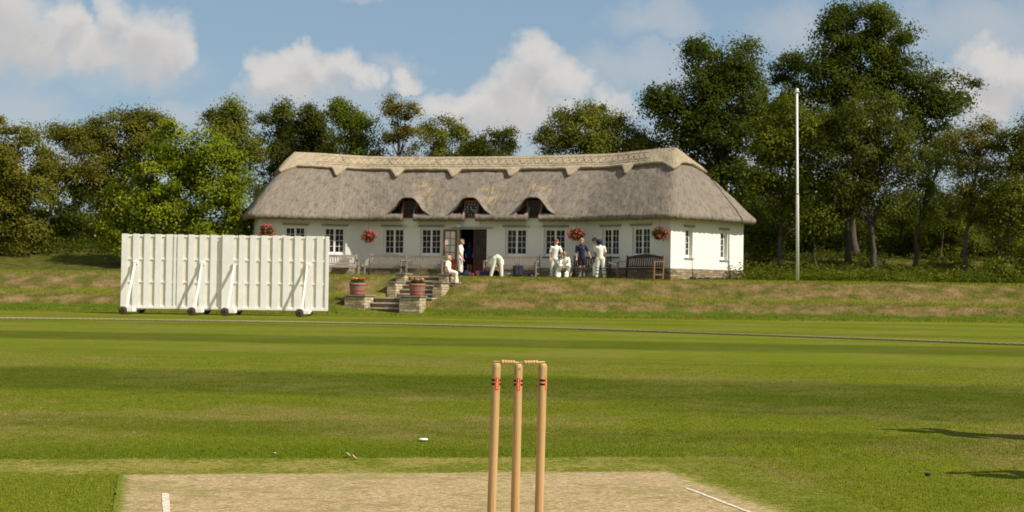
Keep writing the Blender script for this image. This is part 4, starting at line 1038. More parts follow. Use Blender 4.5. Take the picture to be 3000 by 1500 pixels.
mb.build('ligger', [m_hazel, m_rodlight], rc, True)
# wires hanging down the right gable, dark roll of sheeting at its foot
M = ME_; s_ = wall_param(segE, 2018.5)+.14; mb = MB(); pts = [M @ Vector((s_-.04, -.05, .84)), M @ Vector((s_+.03, -.045, .80)), M @ Vector((s_+.05, -.045, .5)), M @ Vector((s_+.05, -.05, .1)), M @ Vector((s_+.08, -.07, .02))]
mb.tube(pts, .008, 6); mb.build('cable', m_iron, pav)

# ---------------------------------------------------------------- benches
def bench(px, Y, rz, L, mat, label, arched=False, arm=None, z=TZ, back_h=.90):
    p = at_y(px, 790, Y); t_ = empty('bench', (p.x, Y, z), rz, label, 'bench', 'slatted wooden benches in front of the pavilion')
    h = L/2; arm = arm or mat
    mb = MB()
    for k in range(5): mb.box(-h, h, -.25+k*.095, -.25+k*.095+.075, .405, .43)
    mb.box(-h, h, -.275, -.253, .33, .425); mb.box(-h, h, .20, .225, .34, .40); mb.build('seat', mat, t_, bevel=.003)
    mb = MB(); n = int(L/.112); sl_ = .16
    yb = lambda zz: .225+(zz-.43)*sl_
    top = lambda x: back_h-.07+((.085*max(0, math.cos(x/L*math.pi*1.25)))**1.0 if arched else 0)
    for k in range(n):
        x = -h+.07+(L-.14)*(k+.5)/n; mb.beam((x, yb(.47), .47), (x, yb(top(x)), top(x)), .050, .018, (0, 1, 0))
    mb.beam((-h+.03, yb(.49), .49), (h-.03, yb(.49), .49), .028, .06)
    m_ = 12 if arched else 1
    for k in range(m_):
        x0, x1 = -h+.03+(L-.06)*k/m_, -h+.03+(L-.06)*(k+1)/m_
        z0_, z1_ = top(x0), top(x1); mb.beam((x0, yb(z0_), z0_+.005), (x1+.003, yb(z1_), z1_+.005), .036, .085 if not arched else .085+.03*math.sin(math.pi*(k+.5)/m_))
    mb.build('backrest', mat, t_, bevel=.003)
    for sx in (-1, 1):
        x = sx*(h-.028)
        mb = MB(); mb.beam((x, .235, 0), (x, yb(back_h+.02), back_h+.02), .055, .055, (0, 1, 0)); mb.build('leg', arm if sx > 0 else mat, t_, bevel=.004)
        mb = MB(); mb.beam((x, -.30, 0), (x, -.285, .64), .055, .055, (0, 1, 0)); mb.beam((x, -.26, .16), (x, .21, .16), .035, .04); mb.build('leg', arm, t_, bevel=.004)
        mb = MB(); mb.beam((x, -.36, .655), (x, yb(.66)-.01, .675), .075, .032); mb.build('armrest', arm, t_, bevel=.006)
    return t_
a15 = R(-15)
bench(985, 59.75, R(15), 1.85, m_teak, 'grey weathered bench on the left wing, half hidden by the sight screen')
bench(1128, 60.05, a15, 1.68, m_teak, 'weathered bench with a gently arched back beneath the third window', True)
bench(1249, 59.35, a15, 1.62, m_teak, 'weathered straight backed bench just left of the open red door')
bench(1499, 58.25, a15, 2.25, m_teak, 'long pale weathered bench just right of the doorway, behind the bending player')
bench(1728, 57.30, R(-24), 1.60, m_greyteak, 'dark grey bench behind the boy in navy and the padded batsman')
bench(1876, 55.75, R(-45), 1.90, m_brownteak, 'dark brown bench with an arched back near the sunlit corner', True, m_orangeteak)

# ---------------------------------------------------------------- flagpole
p = at_y(2337, 820, 57.0); gz = hz(p.x, p.y); top = at_y(2335, 270, 57.0)
fp = empty('flagpole', (p.x, p.y, gz), 0, 'tall bare white flagpole standing on the bank right of the pavilion', 'flagpole')
dd = Vector((top.x-p.x, 0, top.z-gz)); u_ = dd.normalized(); H = dd.length; M = Vector((0, 0, 1)).rotation_difference(u_).to_matrix().to_4x4()
MB().lathe([(.062, -.1), (.060, H*.46), (.056, H*.465), (.050, H*.47), (.042, H-.02)], 20, M).build('lower_pole', m_white, fp, True)
MB().lathe([(.064, H*.458), (.064, H*.466)], 20, M).build('collar', simple('rust_collar', (.30, .16, .08), .8), fp, True)
mb = MB(); mb.lathe([(.05, H-.02), (.10, H+.0), (.10, H+.02), (.04, H+.035)], 20, M); mb.ico(dd+u_*.085, .075, 2); mb.build('finial', m_white, fp, True)
mb = MB(); mb.beam(u_*1.1+Vector((.06, 0, 0)), u_*1.25+Vector((.06, 0, 0)), .02, .03); mb.build('cleat', m_iron, fp)

# ---------------------------------------------------------------- people
m_skin = simple('skin', (.56, .30, .20), .6, .08, 12, spec=.35); m_skinred = simple('ruddy_skin', (.62, .30, .22), .6, .08, 12)
m_cream = simple('cricket_cream', (.80, .77, .68), .8, .05, 9, bump=.1); m_creamsh = simple('cricket_trousers', (.72, .71, .60), .85, .05, 9, bump=.1)
m_navy = simple('navy_cloth', (.012, .018, .050), .8, .2, 9); m_short = simple('dark_shorts', (.022, .016, .024), .8, .2, 9)
m_blue = simple('royal_blue_cloth', (.015, .04, .22), .8, .2, 9); m_shoe = simple('white_leather', (.82, .81, .78), .6, .06, 9); m_dshoe = simple('dark_trainer', (.04, .045, .06), .7, .2, 9)
m_hair = {k: simple(k+'_hair', c_, .6, .25, 40, stretch=(1, 1, .3)) for k, c_ in dict(blond=(.50, .34, .15), brown=(.26, .17, .08), red=(.30, .085, .03), dark=(.075, .048, .03), fair=(.42, .29, .15)).items()}
m_eye = simple('eyes', (.03, .02, .02), .3); m_teal = simple('teal_strap', (.06, .16, .17), .7, .1, 9); m_sole = simple('grey_sole', (.25, .24, .23), .8)
def capsules(name, caps, mat, parent, vox=.010, sm=2):
    """tapered capsules fused into one continuous skin by a voxel remesh"""
    mb = MB()
    for cpt in caps:
        if len(cpt) == 2: mb.ico(cpt[0], cpt[1], 3); continue
        if len(cpt) == 3: mb.ico(cpt[0], 1.0, 3, cpt[2] if isinstance(cpt[2], tuple) else (cpt[1],)*3); continue
        p0, r0, p1, r1 = cpt; p0 = Vector(p0); p1 = Vector(p1)
        mb.ico(p0, r0, 3); mb.ico(p1, r1, 3)
        if (p1-p0).length > 1e-4: mb.tube([p0, p0.lerp(p1, .5), p1], [r0, (r0+r1)/2, r1], 14)
    o = mb.build(name, mat, parent, True)
    md = o.modifiers.new('fuse', 'REMESH'); md.mode = 'VOXEL'; md.voxel_size = vox; md.use_smooth_shade = True
    ms = o.modifiers.new('soft', 'SMOOTH'); ms.factor = .5; ms.iterations = sm
    dg = bpy.context.evaluated_depsgraph_get(); dg.update()
    me = bpy.data.meshes.new_from_object(o.evaluated_get(dg)); o.modifiers.clear(); old = o.data; o.data = me; bpy.data.meshes.remove(old)
    if not me.materials: me.materials.append(mat)
    me.polygons.foreach_set('use_smooth', [True]*len(me.polygons))
    return o
def person(label, J, face, top=m_cream, legs=m_creamsh, hair='brown', shoes=m_shoe, sleeve='short', longs=True, skin=m_skin, s=1.0, socks=None, helmet=False, group=None, grip=(), hairlen=.0):
    """J: world joints. shL/shR etc. are the viewer's left/right."""
    O = Vector((J['pelvis'].x, J['pelvis'].y, min(J['anL'].z, J['anR'].z)-.07))
    t_ = empty('person', O, 0, label, 'person', group); J = {k: Vector(v)-O for k, v in J.items()}
    hd, nk, pv = J['head'], J['neck'], J['pelvis']; f = Vector(face).normalized(); up = (hd-nk).normalized(); rt = f.cross(up).normalized(); up2 = rt.cross(f).normalized()
    ch = J.get('chest', nk.lerp(pv, .30)); ab = ch.lerp(pv, .55); shm = (J['shL']+J['shR'])/2
    caps = []
    # head with a face
    caps += [(hd+up2*.018*s-f*.012*s, .088*s), (hd-up2*.028*s+f*.030*s, .060*s, hd-up2*.062*s+f*.045*s, .032*s), (hd+f*.083*s-up2*.004*s, .012*s, hd+f*.103*s-up2*.030*s, .014*s),
             (hd+f*.078*s-up2*.058*s, .020*s), (hd+rt*.088*s-up2*.01*s, .016*s, hd+rt*.092*s+up2*.016*s-f*.008*s, .016*s), (hd-rt*.088*s-up2*.01*s, .016*s, hd-rt*.092*s+up2*.016*s-f*.008*s, .016*s),
             (hd-up2*.06*s-f*.015*s, .050*s, nk-(nk-shm)*.2, .052*s)]
    caps += [(nk, .055*s, ch, .10*s), (J['shL']+(ch-J['shL'])*.12, .055*s, ch, .10*s), (J['shR']+(ch-J['shR'])*.12, .055*s, ch, .10*s), (ch, .115*s, ab, .100*s), (ab, .100*s, pv, .105*s)]
    for q in 'LR':
        hp = J.get('hip'+q, pv); kn = J['kn'+q]; an = J['an'+q]
        caps += [(pv, .10*s, hp, .085*s), (hp, .083*s, hp.lerp(kn, .5), .070*s), (hp.lerp(kn, .5), .070*s, kn, .050*s), (kn, .050*s, kn.lerp(an, .35), .052*s), (kn.lerp(an, .35), .052*s, an, .033*s)]
        ft = J.get('toe'+q, an+Vector((f.x*.13, f.y*.13, -.035))); caps += [(an, .034*s, an+(ft-an)*.1+Vector((0, 0, -.04)), .035*s), (an+Vector((0, 0, -.04)), .034*s, ft, .026*s)]
        sh, el, wr = J['sh'+q], J['el'+q], J['wr'+q]
        caps += [(sh, .046*s, el, .035*s), (el, .036*s, wr, .024*s)]
        # hand: palm, four fingers of unequal length, thumb from the side of the palm
        ad = (wr-el).normalized(); side_ = ad.cross(f if abs(ad.dot(f)) < .9 else up); side_.normalize(); pn = side_.cross(ad).normalized()
        pe = wr+ad*.075*s; caps.append((wr+ad*.012*s, .023*s, pe-ad*.015*s, .027*s))
        curl = .9 if q in grip else .35
        for k in range(4):
            b0 = pe+side_*(k-1.5)*.0165*s-ad*.006; ln = (.060, .070, .066, .052)[k]*s; d1 = (ad*math.cos(curl*.5)+pn*math.sin(curl*.5)); d2 = (ad*math.cos(curl*1.7)+pn*math.sin(curl*1.7))
            m1 = b0+d1*ln*.5; caps += [(b0, .0095*s, m1, .0085*s), (m1, .0085*s, m1+d2*ln*.5, .0075*s)]
        tb = wr+ad*.030*s-side_*.022*s; t1 = tb+(ad*.7-side_*.7)*.034*s; caps += [(tb, .0105*s, t1, .010*s), (t1, .010*s, t1+(ad*.95+pn*.3)*.028*s, .008*s)]
    capsules('body', caps, skin, t_, .0075, 2)
    # hair
    if not helmet:
        hc = [(hd+up2*.042*s-f*.026*s, .088*s), (hd+up2*.060*s+f*.020*s, .066*s), (hd+up2*.015*s-f*.050*s, .074*s), (hd+up2*.005*s-f*.020*s+rt*.045*s, .060*s), (hd+up2*.005*s-f*.020*s-rt*.045*s, .060*s), (hd+up2*.066*s+f*.058*s+rt*.02*s, .034*s), (hd+up2*.064*s+f*.056*s-rt*.03*s, .034*s), (hd-up2*.045*s-f*.062*s, .045*s)]
        rg = random.Random(len(label))
        for k in range(16):
            v_ = Vector((rg.gauss(0, 1), rg.gauss(0, 1), rg.gauss(0, 1))).normalized()
            if v_.dot(f) > .35 and v_.dot(up2) < .6: continue
            if v_.dot(up2) < -.35: continue
            hc.append((hd+up2*.028*s-f*.02*s+v_*.082*s, .022*s))
        capsules('hair', hc, m_hair[hair], t_, .010, 1)
    mb = MB()
    for q in (-1, 1): mb.ico(hd+f*.086*s+rt*q*.032*s+up2*.006*s, .0095*s, 1)
    mb.build('eyes', m_eye, t_, True)
    # shirt
    sc_ = [(nk+(ch-nk)*.12, .070*s, ch, .125*s), (J['shL'].lerp(ch, .10), .066*s, ch, .118*s), (J['shR'].lerp(ch, .10), .066*s, ch, .118*s), (ch, .132*s, ab, .120*s), (ab, .120*s, pv+(ab-pv)*.15, .122*s)]
    for q in 'LR':
        sh, el, wr = J['sh'+q], J['el'+q], J['wr'+q]
        if sleeve == 'short': sc_ += [(sh, .064*s, sh.lerp(el, .80), .056*s)]
        else: sc_ += [(sh, .064*s, el, .052*s), (el, .052*s, wr.lerp(el, .06), .036*s)]
    capsules('shirt', sc_, top, t_, .012, 2)
    mb = MB(); ax = (nk-ch).normalized(); Mx = Matrix.Translation(nk-ax*.005) @ ax.to_track_quat('Z', 'Y').to_matrix().to_4x4()
    mb.lathe([(.080*s, -.035*s), (.074*s, .0), (.066*s, .022*s), (.060*s, .018*s), (.066*s, -.02*s)], 16, Mx, False); mb.build('collar', top, t_, True)
    tr = [(pv+(ab-pv)*.25, .119*s, pv, .122*s)]
    for q in 'LR':
        hp = J.get('hip'+q, pv); kn = J['kn'+q]; an = J['an'+q]
        if longs: tr += [(pv, .115*s, hp, .104*s), (hp, .104*s, kn, .078*s), (kn, .078*s, an+Vector((0, 0, .01)), .068*s)]
        else: tr += [(pv, .115*s, hp, .106*s), (hp, .106*s, hp.lerp(kn, .52), .095*s)]
    capsules('trousers' if longs else 'shorts', tr, legs, t_, .012, 2)
    for q in 'LR':
        an = J['an'+q]; ft = J.get('toe'+q, an+Vector((f.x*.13, f.y*.13, -.035)))
        hz_ = (ft-an); hz_.z = 0; hz_ = hz_.normalized() if hz_.length > .01 else Vector((0, -1, 0)); b0 = an+Vector((0, 0, -.038))
        o = capsules('shoe', [(b0-hz_*.035, .040*s, b0+hz_*.03, .042*s), (b0+hz_*.03, .040*s, Vector((ft.x, ft.y, b0.z-.004)), .034*s), (b0+Vector((0, 0, .03)), .042*s, b0, .042*s)], shoes, t_, .012, 2)
        if socks: capsules('sock', [(an+Vector((0, 0, -.02)), .043*s, an+(J['kn'+q]-an).normalized()*.10, .046*s)], socks, t_, .012, 1)
    return t_, O
def JP(Y, **k): return {n: at_y(v[0], v[1], Y+(v[2] if len(v) > 2 else 0)) for n, v in k.items()}
G_ = 'young cricketers outside the pavilion'
person('blond child in whites sitting on the stone pier, facing right', JP(54.1, head=(1316, 757), neck=(1312.5, 765.5), shL=(1308.5, 768.5, -.14), shR=(1310.5, 768.5, .14), pelvis=(1312.5, 792), hipL=(1315, 794, -.07), hipR=(1315, 794, .07),
    elL=(1308, 782, -.2), wrL=(1314, 794.5, -.19), elR=(1311, 783, .2), wrR=(1320, 791, .18), knL=(1336.5, 800, -.09), knR=(1335, 800, .08), anL=(1334.5, 827, -.09), anR=(1339, 826, .1), toeL=(1342, 832, -.09), toeR=(1348, 831, .1)), (1, -.15, -.12), hair='blond', shoes=m_sole, s=.92, group=G_)
person('brown haired boy in whites standing by the doorway, looking right', JP(58.9, head=(1353.5, 709.5), neck=(1350.5, 719.5), shL=(1346.5, 724, -.15), shR=(1349, 723.5, .16), pelvis=(1347, 757), hipL=(1347, 760, -.08), hipR=(1347.5, 760, .08),
    elL=(1349, 743, -.21), wrL=(1356, 758, -.2), elR=(1352, 743, .2), wrR=(1356, 757, .18), knL=(1347.5, 782, -.09), knR=(1351, 782, .09), anL=(1345.5, 806, -.09), anR=(1351.5, 806, .1), toeL=(1353, 809, -.09), toeR=(1360, 809, .1)), (1, -.2, -.1), hair='brown', s=1.0, group=G_)
person('boy in a royal blue shirt standing in the dark doorway', JP(61.1, head=(1375, 716), neck=(1375, 725), shL=(1367, 729), shR=(1383, 729), pelvis=(1375, 757), hipL=(1371, 760), hipR=(1379, 760), elL=(1364, 744), wrL=(1366, 757), elR=(1386, 744), wrR=(1384, 757), knL=(1371, 780), knR=(1379, 780), anL=(1371, 803), anR=(1379, 803)), (-.3, 1, 0), top=m_blue, legs=m_short, hair='dark', longs=False, shoes=m_dshoe, s=.95, group=G_)
person('player in whites bending right over with back to the field', JP(57.9, head=(1463, 776, .62), neck=(1461, 768, .50), chest=(1460, 759, .38), shL=(1452, 764, .44), shR=(1471, 763, .44), pelvis=(1457, 754, .02), hipL=(1449, 758, 0), hipR=(1465, 758, 0),
    elL=(1452, 776, .40), wrL=(1457, 786, .28), elR=(1473, 776, .40), wrR=(1466, 789, .34), knL=(1444.5, 782, .0), knR=(1468.5, 783, -.02), anL=(1438.5, 806, .0), anR=(1469.5, 807.5, -.05), toeL=(1436, 810, .14), toeR=(1474, 811, .10)), (.1, .5, -.85), hair='brown', s=1.02, group=G_, sleeve='short')
person('red haired boy in whites standing beside the crouching one', JP(57.9, head=(1630.5, 709.5), neck=(1629.5, 719.5), shL=(1616.5, 725), shR=(1639.5, 725), pelvis=(1623, 757), hipL=(1618, 760), hipR=(1629, 760),
    elL=(1611.5, 741), wrL=(1611.5, 755, -.05), elR=(1646, 740), wrR=(1648, 749, -.18), knL=(1617, 782), knR=(1630, 782, .05), anL=(1616, 806), anR=(1627, 806, .15)), (.15, -1, -.05), hair='red', s=1.02, skin=m_skinred, group=G_)
person('dark haired boy in whites crouching low over his pads', JP(57.4, head=(1653.5, 745.5, -.25), neck=(1655.5, 755, -.14), chest=(1656.5, 763, -.05), shL=(1645.5, 758.5, -.12), shR=(1665, 757.5, -.1), pelvis=(1657, 784, .12), hipL=(1650, 786, .04), hipR=(1664, 786, .04),
    elL=(1641, 771, -.3), wrL=(1648, 779, -.42), elR=(1668, 773, -.25), wrR=(1660, 777, -.42), knL=(1641, 779, -.38), knR=(1667, 780, -.34), anL=(1635.5, 806, -.25), anR=(1661, 807, -.22), toeL=(1633, 811, -.42), toeR=(1660, 812, -.4)), (-.25, -.8, -.75), hair='brown', s=1.0, sleeve='long', group=G_, grip='LR')
nv, O7 = person('boy in navy shirt and dark shorts with white socks', JP(57.3, head=(1704, 706.5), neck=(1702.5, 717), shL=(1690.5, 722.5), shR=(1714.5, 722.5), pelvis=(1704.5, 757), hipL=(1699.5, 760), hipR=(1710, 760),
    elL=(1688, 740), wrL=(1688.5, 754, -.06), elR=(1724, 738), wrR=(1728.5, 749, -.08), knL=(1699.5, 783), knR=(1712, 783), anL=(1701, 806), anR=(1712, 806), toeL=(1697, 811, -.12), toeR=(1713, 811, -.14)), (.1, -1, -.12), top=m_navy, legs=m_short, hair='fair', longs=False, socks=m_cream, s=1.02, group=G_)
mb = MB(); c_ = at_y(1709.5, 727, 57.3)-O7+Vector((0, -.135, 0)); mb.box(c_.x-.018, c_.x+.018, c_.y-.004, c_.y+.004, c_.z-.03, c_.z+.026); mb.build('crest', simple('crest_thread', (.30, .26, .34), .8), nv)
bt, O8 = person('padded batsman in whites and navy helmet, back to the field', JP(56.6, head=(1756, 711.5, .02), neck=(1757.5, 720.5), shL=(1747.5, 724.5), shR=(1769.5, 724.5), pelvis=(1758.5, 756), hipL=(1752.5, 759), hipR=(1765, 759),
    elL=(1744, 739, .08), wrL=(1747, 751, .28), elR=(1774, 740, .05), wrR=(1770, 757, .24), knL=(1749.5, 783), knR=(1767.5, 784), anL=(1747.5, 808), anR=(1770.5, 809), toeL=(1746.5, 811, .14), toeR=(1773, 812, .13)), (-.25, 1, -.1), s=1.02, sleeve='short', helmet=True, group=G_, grip='R')
hd = at_y(1756, 711.5, 56.62)-O8; hf = Vector((-.25, 1, -.1)).normalized(); hr = hf.cross(Vector((0, 0, 1))).normalized()
capsules('helmet', [(hd+Vector((0, 0, .035)), .118), (hd+Vector((0, 0, .02))-hf*.01, .118), (hd+hf*.13+Vector((0, 0, .045)), .03), (hd+hr*.06+hf*.14+Vector((0, 0, .04)), .022, hd-hr*.06+hf*.14+Vector((0, 0, .04)), .022), (hd+hr*.10-Vector((0, 0, .05)), .03), (hd-hr*.10-Vector((0, 0, .05)), .03)], m_navy, bt, .010, 1)
mb = MB()
for k in range(4): mb.tube([hd+hr*.11*math.cos(a)+hf*(.07+.10*math.sin(a))-Vector((0, 0, .02+k*.025)) for a in np.linspace(0, math.pi, 9)], .005, 5)
mb.build('face_guard', simple('green_tint_guard', (.10, .17, .04), .4), bt)
for q, (kx, ky, ax, ay) in dict(L=(1749.5, 783, 1747.5, 806), R=(1767.5, 784, 1770.5, 807)).items():
    k_ = at_y(kx, ky, 56.6)-O8; a_ = at_y(ax, ay, 56.6)-O8; fwd = Vector((-.1, .075, 0)) if q == 'L' else Vector((.03, .085, 0)); u_ = (k_-a_)
    capsules('batting_pad', [(a_+fwd*.9+u_*.02, .060, a_+fwd*.9+u_*.55, .068), (a_+fwd*.9+u_*.55, .070, k_+fwd, .078), (k_+fwd, .075, k_+fwd+u_.normalized()*.13, .060), (a_+fwd*.3+u_*.1, .078, a_+fwd*.3+u_*.75, .086), (a_+Vector((0, .10, -.03)), .052, a_+u_*.1, .055)], m_shoe, bt, .012, 2)
    for h in (.18, .62, .93):
        c0 = a_.lerp(k_, h); Mx = Matrix.Translation(c0) @ u_.to_track_quat('Z', 'Y').to_matrix().to_4x4(); MB().lathe([(.085, -.013), (.092, -.008), (.092, .012), (.085, .016)], 18, Mx, False).build('strap', m_teal, bt, True)
person('dark haired boy leaning left behind the padded batsman', JP(57.5, head=(1742.5, 705.5), neck=(1747.5, 714.5), shL=(1743, 721, .06), shR=(1761, 720, .0), pelvis=(1757, 756), hipL=(1753, 759), hipR=(1762, 759),
    elL=(1741, 738, -.05), wrL=(1743, 748, -.12), elR=(1764, 738), wrR=(1760, 752, -.12), knL=(1753, 782), knR=(1762, 782), anL=(1756, 806), anR=(1763, 806)), (-.8, -.6, -.55), hair='dark', s=1.02, group=G_)
m_bat = wood('willow', (.58, .42, .22), (.74, .58, .34), (12, 12, 1), .6, 3); m_batw = simple('white_bat_face', (.80, .74, .58), .6, .06, 5)
def bat(name, grip_top, toe, label, grip_mat, blade_mat=m_bat, facing=(0, -1, 0), wd=.100):
    A = Vector(grip_top); B = Vector(toe); d = (B-A).normalized(); L = (B-A).length
    z_ = d; y_ = (Vector(facing)-d*Vector(facing).dot(d)).normalized(); x_ = y_.cross(z_)
    M = Matrix(((x_.x, y_.x, z_.x), (x_.y, y_.y, z_.y), (x_.z, y_.z, z_.z))).to_4x4()
    t_ = empty(name, A, 0, label, 'cricket bat', 'cricket bats around the players'); gl = L*.34
    MB().lathe([(.014, 0), (.018, .01), (.0165, .05), (.016, gl)], 14, M).build('grip', grip_mat, t_, True)
    mb = MB(); prev = None
    for q, w_, th in ((0, .022, .020), (.07, .07, .028), (.13, wd, .032), (.6, wd, .050), (.9, wd, .038), (.97, wd*.9, .03), (1, wd*.62, .02)):
        z0 = gl+(L-gl)*q; ring = [mb.bm.verts.new(M @ Vector(p)) for p in ((-w_/2, .010, z0), (w_/2, .010, z0), (w_/2, -.004, z0), (0, -th, z0), (-w_/2, -.004, z0))]
        if prev:
            for k in range(5): mb.face([prev[k], prev[(k+1) % 5], ring[(k+1) % 5], ring[k]])
        else: mb.face(ring)
        prev = ring
    mb.face(prev[::-1]); mb.build('blade', blade_mat, t_, bevel=.003)
    return t_
bat('cricket_bat', at_y(1768, 763, 56.86), at_y(1806, 776.5, 56.75), 'pale cricket bat held out level to the right by the batsman', m_navy, m_batw, (0, -.3, 1))
bat('cricket_bat', at_y(1679, 777, 57.55), at_y(1668.5, 811.5, 57.25), 'wooden cricket bat with a blue grip leaning beside the crouching boy', m_blue)
bat('cricket_bat', at_y(1733.5, 754, 57.35), at_y(1731, 812, 57.1), 'upright cricket bat with a dark grip between navy boy and batsman', simple('maroon_grip', (.09, .02, .018), .7), simple('old_willow', (.36, .33, .20), .7))
def pad(px, py0, py1, Y, label, lean=.1, wd=.17, mat=m_shoe, flat=False):
    a = at_y(px, py1, Y); b_ = at_y(px, py0, Y+lean); t_ = empty('batting_pad', a, 0, label, 'batting pad', 'loose batting pads'); h = (b_-a)
    capsules('padding', [((k-1.5)*Vector((wd/4, 0, 0))+h*.05, .030, (k-1.5)*Vector((wd/4, 0, 0))+h*.66, .034) for k in range(4)]+[(h*.70+Vector((-wd*.35, 0, 0)), .045, h*.70+Vector((wd*.35, 0, 0)), .045), (h*.78+Vector((-wd*.2, .01, 0)), .04, h*.95, .045)], mat, t_, .012, 1)
    mb = MB()
    for q in (.2, .5, .85): c0 = h*q; mb.box(c0.x-wd*.55, c0.x+wd*.55, c0.y+.03, c0.y+.045, c0.z-.012, c0.z+.012)
    mb.build('strap', m_teal, t_); return t_
pad(1725.5, 777, 812, 57.5, 'cream batting pad standing behind the upright bat', .15)
pad(1737.5, 777, 811, 57.6, 'cream batting pad standing close by the batsman\'s left leg', .15, .13)
pad(1636.5, 797, 812.5, 56.95, 'cream pad on the grass before the crouching boy\'s left foot', .1, .16)
pad(1660, 796, 812.5, 56.95, 'cream pad on the grass before the crouching boy\'s right foot', .05, .14)
# bags
def bag(px0, px1, py0, py1, Y, mat, label, parts=(), seed=0, trim=None, name='kit_bag', cat='bag'):
    a = at_y(px0, py1, Y); b_ = at_y(px1, py0, Y); W = b_.x-a.x; H = b_.z-TZ; t_ = empty(name, ((a.x+b_.x)/2, Y, TZ), 0, label, cat, 'sports bags on the terrace'); rg = random.Random(seed); r = min(H*.45, .16)
    caps = []
    for k in range(7):
        q = k/6; x = -W/2+r+(W-2*r)*q; caps.append((Vector((x, 0, r)), r*.9, Vector((x+rg.uniform(-.03, .03), .05, H-r*rg.uniform(.8, 1.3))), r*rg.uniform(.7, .95)))
    for k in range(6): q = k/6; caps.append((Vector((-W/2+r+(W-2*r)*q, -.02, r)), r*.92, Vector((-W/2+r+(W-2*r)*(q+1/6), -.02, r)), r*.92))
    capsules('bag_body', caps, mat, t_, .014, 2)
    mb = MB(); P = [Vector((-W*.25, -r*.9, H*.75)), Vector((-W*.1, -r*1.02, H*.98)), Vector((W*.12, -r*1.02, H*.98)), Vector((W*.25, -r*.9, H*.72))]; mb.tube(P, .013, 6); mb.build('handle', trim or m_iron, t_, True)
    if trim: mb = MB(); mb.box(-W*.32, -W*.22, -r*1.12, -r*.85, H*.1, H*.75); mb.box(W*.16, W*.36, -r*1.10, -r*.8, H*.12, H*.35); mb.build('trim_panel', trim, t_, bevel=.01)
    return t_
m_redcl = simple('red_cloth', (.36, .025, .04), .8, .15, 8); m_navbag = simple('navy_bag_cloth', (.028, .036, .085), .8, .3, 6, bump=.3); m_marbag = simple('maroon_bag_cloth', (.085, .012, .035), .8, .2, 8); m_blkbag = simple('black_bag_cloth', (.016, .017, .021), .7, .3, 8)
bag(1340, 1351, 794, 811, 58.35, m_marbag, 'small maroon bag at the standing boy\'s feet', seed=1)
bag(1351, 1380, 792, 811, 58.3, m_navbag, 'slumped navy holdall just outside the doorway', seed=2)
bag(1378, 1386, 797, 811, 58.5, m_redcl, 'small red bag between the two navy holdalls', seed=3)
bag(1389, 1436, 794, 811, 58.2, m_navbag, 'long navy holdall with red panels in front of the dark door', seed=4, trim=m_redcl)
bag(1443, 1464, 793, 811, 58.55, m_blkbag, 'open black bag being searched by the bending player', seed=5)
bag(1483, 1501, 795, 811, 58.1, simple('pale_grey_cloth', (.45, .43, .38), .8, .2, 8), 'pale grey kit bundle between the bending player and black trolley bag', seed=6)
bag(1537, 1561, 803, 811.5, 57.9, simple('mid_blue_cloth', (.03, .06, .17), .8, .2, 8), 'small flat blue bag under the long bench', seed=7)
a = at_y(1503.5, 811, 57.7); b_ = at_y(1531, 777, 57.7); W = b_.x-a.x; H = b_.z-TZ
tb = empty('trolley_bag', ((a.x+b_.x)/2, 57.7, TZ), .2, 'upright black trolley bag standing in front of the long bench', 'bag', 'sports bags on the terrace')
mb = MB(); mb.box(-W/2, W/2, -.14, .14, .04, H-.02); mb.build('case', m_blkbag, tb, bevel=.035)
mb = MB(); mb.box(-W*.36, -W*.02, -.175, -.142, .10, H*.8); mb.box(W*.06, W*.38, -.175, -.142, .10, H*.8); mb.build('pocket', simple('black_pocket', (.03, .032, .04), .6, .3, 8), tb, bevel=.014)
mb = MB(); mb.box(W*.5, W*.62, -.08, .08, H*.38, H*.6); mb.build('side_pouch', m_blue, tb, bevel=.01)
mb = MB(); mb.tube([(-W*.2, .05, H-.03), (-W*.2, .05, H+.03), (W*.2, .05, H+.03), (W*.2, .05, H-.03)], .012, 6); mb.build('handle', m_iron, tb)
for sx in (-1, 1): wheel('wheel', tb, sx*W*.38, .1, .045, .045, .03)
# roll of dark sheeting at the foot of the right gable
mb = MB(); pts = []
A = ME_ @ Vector((1.15, -.12, .05)); B = ME_ @ Vector((4.2, -.16, .05))
for k in range(25): q = k/24; pts.append((Matrix.Translation((PX, PY, TZ)) @ Matrix.Rotation(PA, 4, 'Z')) @ (A.lerp(B, q)+Vector((0, 0, .015*math.sin(k*1.7)))))
mb.tube(pts, [.045+.018*math.sin(k*.9+1) for k in range(25)], 8); tag(mb.build('rolled_sheet', simple('green_black_sheet', (.012, .022, .020), .6, .3, 12), smooth=True), 'long dark roll of sheeting at the foot of the sunlit end wall', 'sheet')
# players standing just outside the picture, whose shadows fall on the turf
def stander(px, py, label, hold):
    tip = at_z(px, py); L = 1.55; base = Vector((tip.x, tip.y, 0))+Vector((SUN_H.x, SUN_H.y, 0))*(1.60/math.tan(SUN_EL))
    b = base; o = lambda x, y, z: Vector((b.x+x, b.y+y, z))
    J = dict(head=o(-.02, 0, 1.40), neck=o(0, 0, 1.25), shL=o(-.02, -.16, 1.20), shR=o(-.02, .16, 1.20), pelvis=o(0, 0, .80), hipL=o(0, -.09, .77), hipR=o(0, .09, .77), elL=o(-.1, -.22, .98), wrL=o(-.22, -.1, .88), elR=o(-.1, .22, .98), wrR=o(-.22, .08, .92),
             knL=o(-.02, -.12, .43), knR=o(-.02, .14, .43), anL=o(0, -.14, .08), anR=o(0, .16, .08))
    if hold: J['elR'] = o(.05, .30, 1.30); J['wrR'] = o(-.12, .12, 1.44)
    return person(label, J, (-1, .1, -.1), hair='dark', group='players standing beside the pitch')
stander(2625, 1260, 'player in whites with one arm raised, standing right of the pitch beyond the wicket', True)
